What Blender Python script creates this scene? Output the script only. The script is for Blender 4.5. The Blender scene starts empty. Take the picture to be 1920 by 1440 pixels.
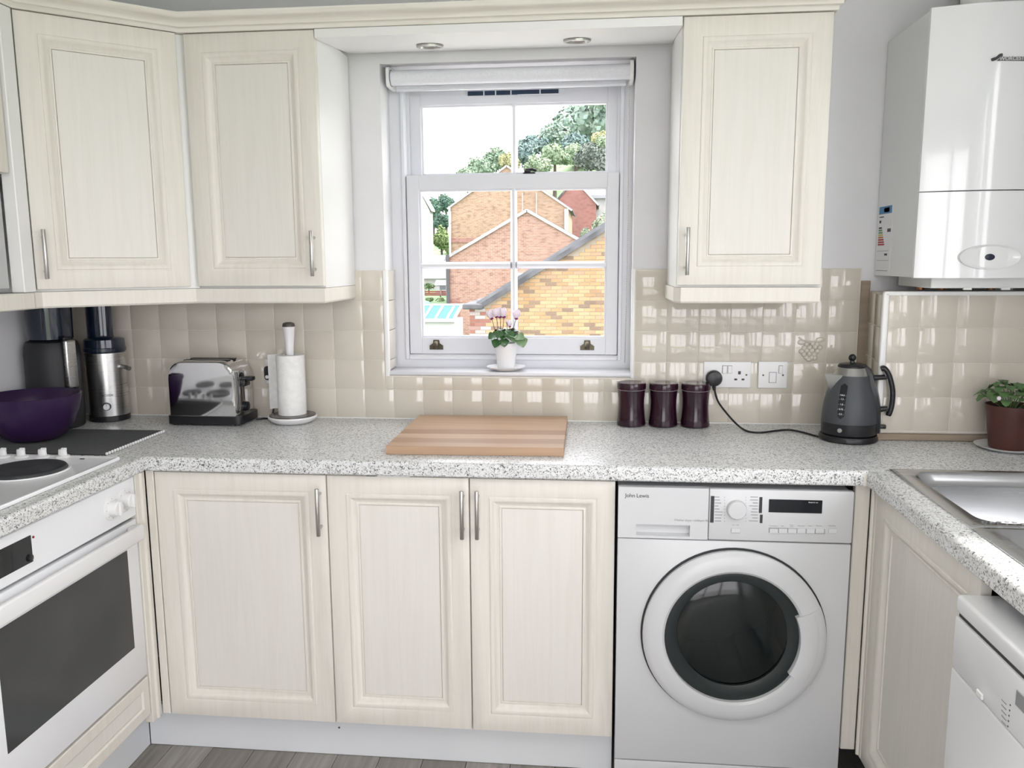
import bpy, bmesh, math, random
from mathutils import Vector, Matrix
random.seed(7)
SC = bpy.context.scene
COL = SC.collection
PI = math.pi
# ---------------------------------------------------------------- camera, sky, lights, exposure
F, PITCH, YAW, ROLL = 1525.63, -.1501, .1013, -.0053
CAMP = Vector((1.8323, -2.6759, 1.4391))
CR = Matrix.Rotation(YAW, 3, 'Z') @ Matrix.Rotation(PI/2 + PITCH, 3, 'X') @ Matrix.Rotation(ROLL, 3, 'Z')
cd = bpy.data.cameras.new('camera'); cam = bpy.data.objects.new('camera', cd); COL.objects.link(cam)
cd.sensor_fit = 'HORIZONTAL'; cd.sensor_width = 36.0; cd.lens = F/1920*36; cd.clip_start = .02; cd.clip_end = 500
cam.matrix_world = Matrix.Translation(CAMP) @ CR.to_4x4()
SC.camera = cam
def U(u, v, ax, val):
    """pixel -> point on the plane ax = val (a wall, the worktop, the sill ...)"""
    d = CR @ Vector(((u-960)/F, (720-v)/F, -1)); i = 'xyz'.index(ax)
    return CAMP + d*((val-CAMP[i])/d[i])
W = bpy.data.worlds.new('sky'); SC.world = W; W.use_nodes = True
_bg = W.node_tree.nodes['Background']; _bg.inputs[0].default_value = (.96, .945, .985, 1); _bg.inputs[1].default_value = 3.2
def area(name, loc, rot, sx, sy, power, col=(1, 1, 1)):
    l = bpy.data.lights.new(name, 'AREA'); l.shape = 'RECTANGLE'; l.size = sx; l.size_y = sy; l.energy = power; l.color = col
    o = bpy.data.objects.new(name, l); COL.objects.link(o); o.location = loc; o.rotation_euler = rot
    return o
def portal(name, loc, rot, sx, sy):
    o = area(name, loc, rot, sx, sy, 1); o.data.cycles.is_portal = True; return o
sl = bpy.data.lights.new('hazy_sun', 'SUN'); sl.energy = 3.2; sl.angle = math.radians(4); sl.color = (1, .96, .9)
so = bpy.data.objects.new('hazy_sun', sl); COL.objects.link(so); so.location = (20, -8, 30)
so.rotation_euler = Vector((-.75, .12, -1.0)).to_track_quat('-Z', 'Y').to_euler()
portal('daylight_kitchen_window', (1.546, .30, 1.56), (-PI/2, 0, 0), .80, .98)
portal('daylight_sink_window', (3.30, -2.375, 1.64), (0, PI/2, 0), 1.28, 2.45)
portal('daylight_garden_door', (2.1, -4.40, 1.11), (PI/2, 0, 0), 1.8, 2.2)
FILL_LIGHTS = [area('added_ceiling_fill', (1.65, -2.35, 2.415), (0, 0, 0), .9, .9, 6, (1, .975, .94))]  # fill light added overhead to brighten the room; no lamp in view
VS = SC.view_settings
VS.view_transform = 'Standard'; VS.look = 'None'; VS.gamma = 1; VS.use_curve_mapping = False; VS.exposure = .90

# ---------------------------------------------------------------- materials
def nt(name):
    m = bpy.data.materials.new(name); m.use_nodes = True
    return m, m.node_tree, m.node_tree.nodes['Principled BSDF']
def nd(t, kind, **kw):
    n = t.nodes.new(kind)
    for k, v in kw.items():
        if k.startswith('i_'): n.inputs[k[2:].replace('_', ' ')].default_value = v
        else: setattr(n, k, v)
    return n
def c4(c): return (*c, 1)
def coords(t, scale=(1, 1, 1), kind='Object'):
    tc = nd(t, 'ShaderNodeTexCoord'); mp = nd(t, 'ShaderNodeMapping'); mp.inputs['Scale'].default_value = scale
    t.links.new(tc.outputs[kind], mp.inputs['Vector']); return mp.outputs[0]
def bump(t, b, h, strength=.2, dist=.002):
    n = nd(t, 'ShaderNodeBump'); n.inputs['Strength'].default_value = strength; n.inputs['Distance'].default_value = dist
    t.links.new(h, n.inputs['Height']); t.links.new(n.outputs[0], b.inputs['Normal'])
def ramp(t, fac, stops, interp='LINEAR'):
    r = nd(t, 'ShaderNodeValToRGB'); r.color_ramp.interpolation = interp
    e = r.color_ramp.elements
    while len(e) < len(stops): e.new(.5)
    for q, (p, c) in zip(e, stops): q.position = p; q.color = c4(c)
    t.links.new(fac, r.inputs[0]); return r.outputs[0]
def P(name, col, rough=.4, metal=0., spec=.5, coat=0., trans=0., ior=1.45, alpha=1., sss=0.):
    m, t, b = nt(name)
    b.inputs['Base Color'].default_value = c4(col); b.inputs['Roughness'].default_value = rough
    b.inputs['Metallic'].default_value = metal; b.inputs['Specular IOR Level'].default_value = spec
    b.inputs['Coat Weight'].default_value = coat; b.inputs['Transmission Weight'].default_value = trans
    b.inputs['IOR'].default_value = ior; b.inputs['Alpha'].default_value = alpha
    return m
def noisy(name, c1, c2, scale=(5, 5, 5), rough=.5, metal=0, detail=3, bs=0., bd=.002, coat=0., spec=.5, lo=.35, hi=.65, nscale=1.):
    m, t, b = nt(name); v = coords(t, scale)
    n = nd(t, 'ShaderNodeTexNoise'); n.inputs['Scale'].default_value = nscale; n.inputs['Detail'].default_value = detail
    t.links.new(v, n.inputs['Vector'])
    t.links.new(ramp(t, n.outputs[0], [(lo, c1), (hi, c2)]), b.inputs['Base Color'])
    b.inputs['Roughness'].default_value = rough; b.inputs['Metallic'].default_value = metal
    b.inputs['Coat Weight'].default_value = coat; b.inputs['Specular IOR Level'].default_value = spec
    if bs: bump(t, b, n.outputs[0], bs, bd)
    return m
def wood_cream(name, c1, c2, rough=.42, s1=(38, 38, 2.2), s2=(420, 420, 14)):
    m, t, b = nt(name); v = coords(t, s1)
    w = nd(t, 'ShaderNodeTexNoise'); w.inputs['Scale'].default_value = 1; w.inputs['Detail'].default_value = 5; w.inputs['Distortion'].default_value = 1.6
    t.links.new(v, w.inputs['Vector'])
    v2 = coords(t, s2); w2 = nd(t, 'ShaderNodeTexNoise'); w2.inputs['Scale'].default_value = 1; w2.inputs['Detail'].default_value = 2
    t.links.new(v2, w2.inputs['Vector'])
    mx = nd(t, 'ShaderNodeMath', operation='MULTIPLY_ADD'); mx.inputs[1].default_value = .35
    t.links.new(w2.outputs[0], mx.inputs[0]); t.links.new(w.outputs[0], mx.inputs[2])
    t.links.new(ramp(t, mx.outputs[0], [(.42, c1), (.78, c2)]), b.inputs['Base Color'])
    b.inputs['Roughness'].default_value = rough
    bump(t, b, mx.outputs[0], .06, .001)
    return m
def speckle(name):
    m, t, b = nt(name); v = coords(t)
    vo = nd(t, 'ShaderNodeTexVoronoi'); vo.inputs['Scale'].default_value = 340
    nz = nd(t, 'ShaderNodeTexNoise'); nz.inputs['Scale'].default_value = 120; nz.inputs['Detail'].default_value = 2
    t.links.new(v, nz.inputs['Vector'])
    ad = nd(t, 'ShaderNodeVectorMath', operation='MULTIPLY_ADD'); ad.inputs[1].default_value = (.012, .012, .012)
    t.links.new(nz.outputs['Color'], ad.inputs[0]); t.links.new(v, ad.inputs[2]); t.links.new(ad.outputs[0], vo.inputs['Vector'])
    sp = nd(t, 'ShaderNodeSeparateColor'); t.links.new(vo.outputs['Color'], sp.inputs[0])
    col = ramp(t, sp.outputs[0], [(0, (.10, .10, .105)), (.06, (.28, .28, .275)), (.17, (.54, .54, .53)), (.36, (.72, .73, .73)), (.72, (.78, .79, .79))], 'CONSTANT')
    t.links.new(col, b.inputs['Base Color']); b.inputs['Roughness'].default_value = .3
    return m
def tile_mat(name, c1, c2):
    m, t, b = nt(name)
    oi = nd(t, 'ShaderNodeObjectInfo')
    t.links.new(ramp(t, oi.outputs['Random'], [(0, c1), (1, c2)]), b.inputs['Base Color'])
    b.inputs['Roughness'].default_value = .07; b.inputs['Coat Weight'].default_value = .4; b.inputs['Coat Roughness'].default_value = .03
    tc = nd(t, 'ShaderNodeTexCoord'); n = nd(t, 'ShaderNodeTexNoise'); n.inputs['Scale'].default_value = 16; n.inputs['Detail'].default_value = 1
    g = nd(t, 'ShaderNodeNewGeometry'); t.links.new(g.outputs['Position'], n.inputs['Vector'])
    bump(t, b, n.outputs[0], .18, .006)
    return m
def rnd_mat(name, stops, rough=.8, bs=.3, nscale=40, spec=.3):
    """every object of this material takes its own tone"""
    m, t, b = nt(name); oi = nd(t, 'ShaderNodeObjectInfo')
    col = ramp(t, oi.outputs['Random'], stops)
    n = nd(t, 'ShaderNodeTexNoise'); n.inputs['Scale'].default_value = nscale; n.inputs['Detail'].default_value = 3
    t.links.new(coords(t), n.inputs['Vector'])
    mx = nd(t, 'ShaderNodeMix', data_type='RGBA', blend_type='MULTIPLY'); mx.inputs[0].default_value = .5
    t.links.new(col, mx.inputs[6]); t.links.new(ramp(t, n.outputs[0], [(.3, (.72, .72, .72)), (.7, (1, 1, 1))]), mx.inputs[7])
    t.links.new(mx.outputs[2], b.inputs['Base Color']); b.inputs['Roughness'].default_value = rough; b.inputs['Specular IOR Level'].default_value = spec
    if bs: bump(t, b, n.outputs[0], bs, .003)
    return m
def plank_mat(name, stops, rough=.45):
    m, t, b = nt(name); oi = nd(t, 'ShaderNodeObjectInfo'); col = ramp(t, oi.outputs['Random'], stops)
    n = nd(t, 'ShaderNodeTexNoise'); n.inputs['Scale'].default_value = 1; n.inputs['Detail'].default_value = 6; n.inputs['Distortion'].default_value = .8
    t.links.new(coords(t, (55, 3.5, 20)), n.inputs['Vector'])
    mx = nd(t, 'ShaderNodeMix', data_type='RGBA', blend_type='MULTIPLY'); mx.inputs[0].default_value = .8
    t.links.new(col, mx.inputs[6]); t.links.new(ramp(t, n.outputs[0], [(.3, (.55, .55, .55)), (.7, (1, 1, 1))]), mx.inputs[7])
    t.links.new(mx.outputs[2], b.inputs['Base Color']); b.inputs['Roughness'].default_value = rough
    return m
def brick_mat(name, c1, c2, mortar, scale=1., rot=0):
    m, t, b = nt(name)
    tc = nd(t, 'ShaderNodeTexCoord'); sx = nd(t, 'ShaderNodeSeparateXYZ'); cx = nd(t, 'ShaderNodeCombineXYZ')
    t.links.new(tc.outputs['Object'], sx.inputs[0])
    a = nd(t, 'ShaderNodeMath', operation='ADD'); t.links.new(sx.outputs[0], a.inputs[0]); t.links.new(sx.outputs[1], a.inputs[1])
    t.links.new(a.outputs[0], cx.inputs[0]); t.links.new(sx.outputs[2], cx.inputs[1])
    br = nd(t, 'ShaderNodeTexBrick'); br.inputs['Scale'].default_value = 1
    br.inputs['Brick Width'].default_value = .225; br.inputs['Row Height'].default_value = .075; br.inputs['Mortar Size'].default_value = .008
    br.inputs['Color1'].default_value = c4(c1); br.inputs['Color2'].default_value = c4(c2); br.inputs['Mortar'].default_value = c4(mortar)
    t.links.new(cx.outputs[0], br.inputs['Vector'])
    n = nd(t, 'ShaderNodeTexNoise'); n.inputs['Scale'].default_value = .8; n.inputs['Detail'].default_value = 6
    t.links.new(tc.outputs['Object'], n.inputs['Vector'])
    mx = nd(t, 'ShaderNodeMix', data_type='RGBA', blend_type='MULTIPLY'); mx.inputs[0].default_value = .6
    t.links.new(br.outputs[0], mx.inputs[6]); t.links.new(ramp(t, n.outputs[0], [(.3, (.80, .77, .75)), (.7, (1, 1, 1))]), mx.inputs[7])
    n2 = nd(t, 'ShaderNodeTexNoise'); n2.inputs['Scale'].default_value = 1; n2.inputs['Detail'].default_value = 4; t.links.new(coords(t, (3.2, 3.2, 9)), n2.inputs['Vector'])
    m2 = nd(t, 'ShaderNodeMix', data_type='RGBA', blend_type='MULTIPLY'); m2.inputs[0].default_value = .8
    t.links.new(mx.outputs[2], m2.inputs[6]); t.links.new(ramp(t, n2.outputs[0], [(.36, (.62, .60, .60)), (.52, (1, 1, 1))]), m2.inputs[7])
    t.links.new(m2.outputs[2], b.inputs['Base Color']); b.inputs['Roughness'].default_value = .9
    return m
def pane_mat(name, tint=(1, 1, 1), refl=.003):
    m = bpy.data.materials.new(name); m.use_nodes = True; t = m.node_tree; t.nodes.clear()
    o = nd(t, 'ShaderNodeOutputMaterial'); mx = nd(t, 'ShaderNodeMixShader'); mx.inputs[0].default_value = refl
    tr = nd(t, 'ShaderNodeBsdfTransparent'); tr.inputs[0].default_value = c4(tint); gl = nd(t, 'ShaderNodeBsdfGlossy'); gl.inputs['Roughness'].default_value = .01
    t.links.new(tr.outputs[0], mx.inputs[1]); t.links.new(gl.outputs[0], mx.inputs[2]); t.links.new(mx.outputs[0], o.inputs[0])
    return m
def emit_mat(name, col, s):
    m, t, b = nt(name); b.inputs['Base Color'].default_value = c4(col); b.inputs['Emission Color'].default_value = c4(col); b.inputs['Emission Strength'].default_value = s
    return m
def brushed(name, col, rough=.3, axis=(2, 2, 300)):
    m, t, b = nt(name); n = nd(t, 'ShaderNodeTexNoise'); n.inputs['Scale'].default_value = 1; n.inputs['Detail'].default_value = 2
    t.links.new(coords(t, axis), n.inputs['Vector'])
    b.inputs['Base Color'].default_value = c4(col); b.inputs['Metallic'].default_value = 1
    r = nd(t, 'ShaderNodeMapRange'); r.inputs[3].default_value = rough*.9; r.inputs[4].default_value = rough*1.12
    t.links.new(n.outputs[0], r.inputs[0]); t.links.new(r.outputs[0], b.inputs['Roughness'])
    return m
def leaf_mat(name, c1, c2, scale=6, rough=.55, trans=.15):
    m, t, b = nt(name); n = nd(t, 'ShaderNodeTexNoise'); n.inputs['Scale'].default_value = scale; n.inputs['Detail'].default_value = 3
    t.links.new(coords(t), n.inputs['Vector'])
    t.links.new(ramp(t, n.outputs[0], [(.35, c1), (.65, c2)]), b.inputs['Base Color']); b.inputs['Roughness'].default_value = rough
    return m

CREAM = wood_cream('cream_limed_oak', (.725, .69, .615), (.775, .745, .68))
CREAMP = wood_cream('cream_limed_oak_panel', (.74, .715, .66), (.772, .752, .70))
CREAMC = wood_cream('cream_limed_oak_cornice', (.70, .665, .585), (.78, .75, .685), .42, (1.5, 1.5, 60), (10, 10, 420))
WHITEM = noisy('white_melamine', (.83, .83, .81), (.85, .85, .84), (3, 3, 3), .35)
PLINTH = noisy('white_plinth_board', (.72, .74, .76), (.75, .77, .78), (3, 3, 3), .4)
WPAINT = noisy('white_gloss_paint', (.70, .71, .75), (.74, .75, .78), (4, 4, 4), .28, bs=.04)
WALLP = noisy('pale_grey_wall_paint', (.73, .725, .74), (.76, .755, .77), (2, 2, 2), .75, bs=.05, nscale=3)
CEILP = noisy('white_ceiling_paint', (.82, .82, .81), (.85, .85, .84), (2, 2, 2), .8)
TILE = tile_mat('cream_glazed_tile', (.61, .56, .48), (.645, .60, .52))
GROUT = noisy('cream_grout', (.70, .655, .58), (.74, .70, .635), (30, 30, 30), .8)
TRIMW = P('white_tile_trim', (.86, .86, .85), .25)
TOP = speckle('speckled_grey_laminate')
STEEL = brushed('brushed_steel', (.56, .56, .55), .28)
STEELH = brushed('brushed_steel_bar', (.50, .49, .47), .32, (300, 300, 3))
SINKS = brushed('sink_steel', (.60, .61, .62), .26, (3, 200, 200))
CHROME = P('polished_chrome', (.72, .72, .73), .06, 1)
BLACK = P('black_plastic', (.012, .012, .014), .32)
BLACKM = P('matt_black_plastic', (.02, .021, .023), .5)
BGLASS = P('black_glass', (.012, .014, .017), .05, spec=.5)
DGLASS = P('dark_door_glass', (.010, .013, .013), .07)
DGLASS2 = P('dark_inner_bowl', (.022, .028, .028), .18)
OGLASS = noisy('tinted_oven_glass', (.03, .034, .036), (.05, .052, .052), (2, 2, 2), .12)
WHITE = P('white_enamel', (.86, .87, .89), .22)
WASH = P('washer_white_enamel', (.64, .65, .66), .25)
WHITEP = P('white_plastic', (.82, .82, .82), .32)
GREYP = P('grey_print', (.32, .32, .33), .6)
DARKP = P('dark_print', (.04, .04, .045), .5)
PALEP = P('white_print', (.85, .85, .85), .5)
GLASS = pane_mat('window_glass')
PURPLE = P('purple_plastic_bowl', (.030, .011, .052), .32)
PLUM = P('plum_glazed_ceramic', (.020, .004, .012), .14, coat=.2)
PLUM2 = P('plum_glazed_lid', (.026, .006, .015), .16, coat=.2)
GREYK = P('slate_grey_enamel', (.055, .060, .067), .45)
BLUEC = P('smoky_blue_plastic', (.008, .014, .03), .12, coat=.4)
PAPER = noisy('paper_towel', (.78, .78, .76), (.84, .84, .83), (60, 60, 60), .9, bs=.4, bd=.002)
TAUPE = P('taupe_plastic', (.075, .066, .06), .22)
TERRA = noisy('brown_plastic_pot', (.070, .020, .015), (.09, .027, .02), (8, 8, 8), .5)
PORC = P('white_porcelain', (.82, .82, .83), .15)
SOIL = noisy('potting_soil', (.02, .014, .01), (.05, .035, .025), (120, 120, 120), .95, bs=.8)
LEAFD = leaf_mat('cyclamen_leaf', (.018, .075, .02), (.09, .20, .075), 38, .35)
LEAFL = leaf_mat('cyclamen_pale_leaf', (.08, .20, .07), (.30, .42, .24), 38, .35)
LEAFS = leaf_mat('soft_green_leaf', (.065, .14, .045), (.11, .21, .075), 30, .5)
STEMM = P('dark_stem', (.10, .045, .04), .5)
STEMG = P('green_stem', (.12, .2, .07), .5)
PETAL = P('pale_pink_petal', (.86, .76, .85), .5)
PETALD = P('magenta_petal_base', (.22, .02, .13), .5)
BRASS = P('aged_brass', (.10, .085, .06), .38, .8)
HOTP = P('cast_iron_hotplate', (.028, .030, .034), .5)
MATD = P('charcoal_silicone', (.085, .088, .088), .4)
FABRIC = noisy('white_blind_fabric', (.74, .75, .79), (.79, .80, .83), (200, 200, 200), .8)
TIMBER = noisy('bare_timber_strip', (.27, .215, .16), (.34, .27, .20), (3, 40, 40), .7)
FLOORM = plank_mat('grey_oak_plank', [(0, (.25, .225, .20)), (.5, (.33, .30, .27)), (1, (.42, .39, .36))])
BOARDM = None

# ---------------------------------------------------------------- mesh helpers
class MB:
    def __init__(s): s.v = []; s.f = []
    def add(s, vs, fs):
        o = len(s.v); s.v += [tuple(p) for p in vs]; s.f += [tuple(i+o for i in f) for f in fs]; return s
    def bm(s, b):
        b.verts.index_update(); s.add([v.co[:] for v in b.verts], [[v.index for v in f.verts] for f in b.faces]); b.free(); return s
    def box(s, x0, x1, y0, y1, z0, z1, bev=0, seg=1):
        if x0 > x1: x0, x1 = x1, x0
        if y0 > y1: y0, y1 = y1, y0
        if z0 > z1: z0, z1 = z1, z0
        if not bev:
            return s.add([(x0, y0, z0), (x1, y0, z0), (x1, y1, z0), (x0, y1, z0), (x0, y0, z1), (x1, y0, z1), (x1, y1, z1), (x0, y1, z1)],
                         [(0, 3, 2, 1), (4, 5, 6, 7), (0, 1, 5, 4), (1, 2, 6, 5), (2, 3, 7, 6), (3, 0, 4, 7)])
        b = bmesh.new(); bmesh.ops.create_cube(b, size=1)
        for v in b.verts: v.co = ((x0+x1)/2+v.co.x*(x1-x0), (y0+y1)/2+v.co.y*(y1-y0), (z0+z1)/2+v.co.z*(z1-z0))
        bmesh.ops.bevel(b, geom=b.edges[:], offset=min(bev, .49*min(x1-x0, y1-y0, z1-z0)), segments=seg, profile=.5, affect='EDGES')
        return s.bm(b)
    def prism(s, poly, axis, a, b):
        """extrude a polygon along an axis; poly holds the two other coordinates in order"""
        n = len(poly); i = 'xyz'.index(axis)
        def mk(p, t):
            q = list(p); q.insert(i, t); return q
        vs = [mk(p, a) for p in poly]+[mk(p, b) for p in poly]
        ar = sum(poly[k][0]*poly[(k+1) % n][1]-poly[(k+1) % n][0]*poly[k][1] for k in range(n))
        fl = (ar > 0) ^ (b < a) ^ (axis == 'y')
        fs = [tuple(range(n))[::-1], tuple(range(n, 2*n))]+[(k, (k+1) % n, n+(k+1) % n, n+k) for k in range(n)]
        if not fl: fs = [f[::-1] for f in fs]
        return s.add(vs, fs)
    def loft(s, loops, close=True, cap0=True, cap1=True):
        n = len(loops[0]); vs = [p for l in loops for p in l]; fs = []
        for k in range(len(loops)-1):
            for j in range(n if close else n-1):
                j2 = (j+1) % n; fs.append((k*n+j, k*n+j2, (k+1)*n+j2, (k+1)*n+j))
        if cap0: fs.append(tuple(range(n))[::-1])
        if cap1: fs.append(tuple((len(loops)-1)*n+j for j in range(n)))
        return s.add(vs, fs)
    def lathe(s, prof, c=(0, 0, 0), n=32, axis='z', sx=1., sy=1.):
        """prof: (radius, height) from bottom to top"""
        loops = []
        for r, h in prof:
            r = max(r, 1e-5); l = []
            for k in range(n):
                a = 2*PI*k/n; p = (r*math.cos(a)*sx, r*math.sin(a)*sy, h)
                if axis == 'x': p = (p[2], p[0], p[1])
                elif axis == 'y': p = (p[0], -p[2], p[1])
                elif axis == '-x': p = (-p[2], -p[0], p[1])
                l.append((c[0]+p[0], c[1]+p[1], c[2]+p[2]))
            loops.append(l)
        return s.loft(loops)
    def tube(s, pts, r, n=10, cap=True, flat=1.):
        pts = [Vector(p) for p in pts]; loops = []; up = None
        for k, p in enumerate(pts):
            d = (pts[min(k+1, len(pts)-1)]-pts[max(k-1, 0)]).normalized()
            if up is None:
                up = Vector((0, 0, 1)) if abs(d.z) < .9 else Vector((1, 0, 0))
            a = d.cross(up).normalized(); up = a.cross(d).normalized()
            rr = r[k] if isinstance(r, (list, tuple)) else r
            loops.append([tuple(p+a*(rr*math.cos(2*PI*j/n))+up*(rr*flat*math.sin(2*PI*j/n))) for j in range(n)])
        return s.loft([l[::-1] for l in loops], True, cap, cap)
    def sph(s, c, r, sub=2, sc=(1, 1, 1)):
        b = bmesh.new(); bmesh.ops.create_icosphere(b, subdivisions=sub, radius=r)
        for v in b.verts: v.co = (c[0]+v.co.x*sc[0], c[1]+v.co.y*sc[1], c[2]+v.co.z*sc[2])
        return s.bm(b)
    def tr(s, M):
        s.v = [tuple(M @ Vector(p)) for p in s.v]; return s
WM = {}
def link(o, parent=None):
    COL.objects.link(o)
    if parent: o.parent = parent
    return o
def mesh(mb, name, mat, smooth=35):
    me = bpy.data.meshes.new(name); me.from_pydata(mb.v, [], mb.f); me.validate(); me.update()
    b = bmesh.new(); b.from_mesh(me); bmesh.ops.recalc_face_normals(b, faces=b.faces[:]); b.to_mesh(me); b.free()
    if mat: me.materials.append(mat)
    if smooth:
        me.polygons.foreach_set('use_smooth', [True]*len(me.polygons)); me.set_sharp_from_angle(angle=math.radians(smooth))
    return me
def tag(o, label=None, cat=None, group=None, kind=None):
    if label: o['label'] = label
    if cat: o['category'] = cat
    if group: o['group'] = group
    if kind: o['kind'] = kind
    return o
def thing(name, label, cat, loc=(0, 0, 0), rz=0, group=None, kind=None):
    o = bpy.data.objects.new(name, None); o.empty_display_size = .05; link(o)
    o.location = loc; o.rotation_euler = (0, 0, rz)
    WM[o.name] = Matrix.Translation(loc) @ Matrix.Rotation(rz, 4, 'Z')
    return tag(o, label, cat, group, kind)
def part(parent, name, mb, mat, world=True, smooth=35, label=None, kind=None):
    """a mesh under a thing or a part; coordinates given in the world (or in the thing's own frame)"""
    w = WM[parent.name]
    if world: mb.tr(w.inverted())
    o = bpy.data.objects.new(name, mesh(mb, name, mat, smooth)); link(o, parent); WM[o.name] = w
    return tag(o, label, None, None, kind)
def solo(name, mb, mat, label, cat, loc=(0, 0, 0), group=None, kind=None, smooth=35):
    """a thing that is one mesh; coordinates in the world, origin moved to loc"""
    mb.tr(Matrix.Translation(loc).inverted())
    o = bpy.data.objects.new(name, mesh(mb, name, mat, smooth)); link(o); o.location = loc
    WM[o.name] = Matrix.Translation(loc)
    return tag(o, label, cat, group, kind)
def share(parent, name, me, M, label=None):
    """a piece sharing its mesh data, placed by a matrix in the parent's frame"""
    o = bpy.data.objects.new(name, me); link(o, parent); o.matrix_local = M; WM[o.name] = WM[parent.name] @ M
    if label: o['label'] = label
    return o
def text(parent, s, size, M, mat, name='lettering', ext=.0002, align='LEFT', shear=0, space=1.):
    c = bpy.data.curves.new('t', 'FONT'); c.body = s; c.size = size; c.extrude = ext; c.align_x = align; c.align_y = 'CENTER'; c.resolution_u = 3; c.shear = shear; c.space_character = space
    o = bpy.data.objects.new('t', c); COL.objects.link(o); bpy.context.view_layer.update()
    me = bpy.data.meshes.new_from_object(o.evaluated_get(bpy.context.evaluated_depsgraph_get()))
    bpy.data.objects.remove(o); bpy.data.curves.remove(c)
    me.transform(WM[parent.name].inverted() @ M); me.materials.clear(); me.materials.append(mat)
    q = bpy.data.objects.new(name, me); link(q, parent); WM[q.name] = WM[parent.name]; return q
def frame_M(o, ux, uy):
    """matrix whose local x runs along ux and local y along uy (for lettering and doors)"""
    ux = Vector(ux).normalized(); uy = Vector(uy).normalized(); uz = ux.cross(uy)
    m = Matrix((ux, uy, uz)).transposed().to_4x4(); m.translation = Vector(o); return m
def rrect(x0, x1, y0, y1, r, n=5):
    out = []
    for cx, cy, a0 in ((x1-r, y0+r, -PI/2), (x1-r, y1-r, 0), (x0+r, y1-r, PI/2), (x0+r, y0+r, PI)):
        for k in range(n+1):
            a = a0+PI/2*k/n; out.append((cx+r*math.cos(a), cy+r*math.sin(a)))
    return out
def bez(p, n=12):
    """smooth curve through points (Catmull-Rom)"""
    p = [Vector(q) for q in p]; p = [2*p[0]-p[1]]+p+[2*p[-1]-p[-2]]; out = []
    for k in range(1, len(p)-2):
        for j in range(n):
            t = j/n; a, b, c, d = p[k-1:k+3]
            out.append(.5*((2*b)+(c-a)*t+(2*a-5*b+4*c-d)*t*t+(3*b-a-3*c+d)*t**3))
    return out+[p[-2]]
# ---------------------------------------------------------------- room shell
WX0, WX1, WZ0, WZ1 = 1.139, 1.954, 1.060, 2.065          # kitchen window opening
XR, YF, ZC = 3.12, -4.2, 2.45                              # right wall, wall behind the viewer, ceiling
b = MB().box(-.2, WX0, 0, .25, 0, ZC).box(WX1, 3.32, 0, .25, 0, ZC).box(WX0, WX1, 0, .25, 0, WZ0).box(WX0, WX1, 0, .25, WZ1, ZC)
wall_back = solo('wall_back', b, WALLP, 'pale grey painted kitchen wall with cream tiled splashback and sash window', 'wall', kind='structure', smooth=0)
wall_left = solo('wall_left', MB().box(-.2, 0, YF-.2, 0, 0, ZC), WALLP, 'plain pale wall behind the hob and food processor', 'wall', kind='structure', smooth=0)
SY0, SY1, SZ0, SZ1 = -3.6, -1.15, 1.00, 2.28
b = MB().box(XR, 3.32, YF-.2, SY0, 0, ZC).box(XR, 3.32, SY1, 0, 0, ZC).box(XR, 3.32, SY0, SY1, 0, SZ0).box(XR, 3.32, SY0, SY1, SZ1, ZC)
solo('wall_right', b, WALLP, 'pale wall behind the sink run', 'wall', kind='structure', smooth=0)
DX0, DX1, DZ1 = 1.20, 3.00, 2.22
b = MB().box(0, DX0, YF-.2, YF, 0, ZC).box(DX1, XR, YF-.2, YF, 0, ZC).box(DX0, DX1, YF-.2, YF, DZ1, ZC)
solo('wall_front', b, WALLP, 'pale wall with an unseen, added garden door facing the worktop', 'wall', kind='structure', smooth=0)
solo('ceiling', MB().box(-.2, 3.32, YF-.2, .25, ZC, ZC+.1), CEILP, 'white flat kitchen ceiling', 'ceiling', kind='structure', smooth=0)
floor = solo('floor', MB().box(-.2, 3.32, YF-.2, .25, -.12, -.008), P('dark_floor_joint', (.05, .045, .04), .8), 'grey oak plank kitchen floor', 'floor', kind='structure', smooth=0)
PW, PL = .128, 1.2
pm = mesh(MB().box(0, PW-.0015, 0, PL-.0015, -.008, 0, .0008), 'plank', FLOORM)
for i in range(0, 25):
    y = -4.2-random.random()*PL
    while y < -.02:
        y0, y1 = max(y, -4.2), min(y+PL, 0)
        if y1-y0 > .05:
            full = y1-y0 > PL-.001
            me = pm if full else mesh(MB().box(0, PW-.0015, 0, y1-y0-.0015, -.008, 0, .0008), 'plank', FLOORM)
            if -.06+i*PW >= 0 and -.06+(i+1)*PW <= XR: share(floor, 'plank', me, Matrix.Translation((-.06+i*PW, y0, 0)))
        y += PL
# unseen tray added above the ceiling fill light, out of view
t = thing('added_ceiling_lamp', 'square white flush ceiling lamp, unseen, added for fill light', 'lamp', (1.65, -2.35, ZC))
part(t, 'lamp_tray', MB().box(1.18, 2.12, -2.82, -1.88, ZC-.03, ZC, .004), WHITE)

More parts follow.
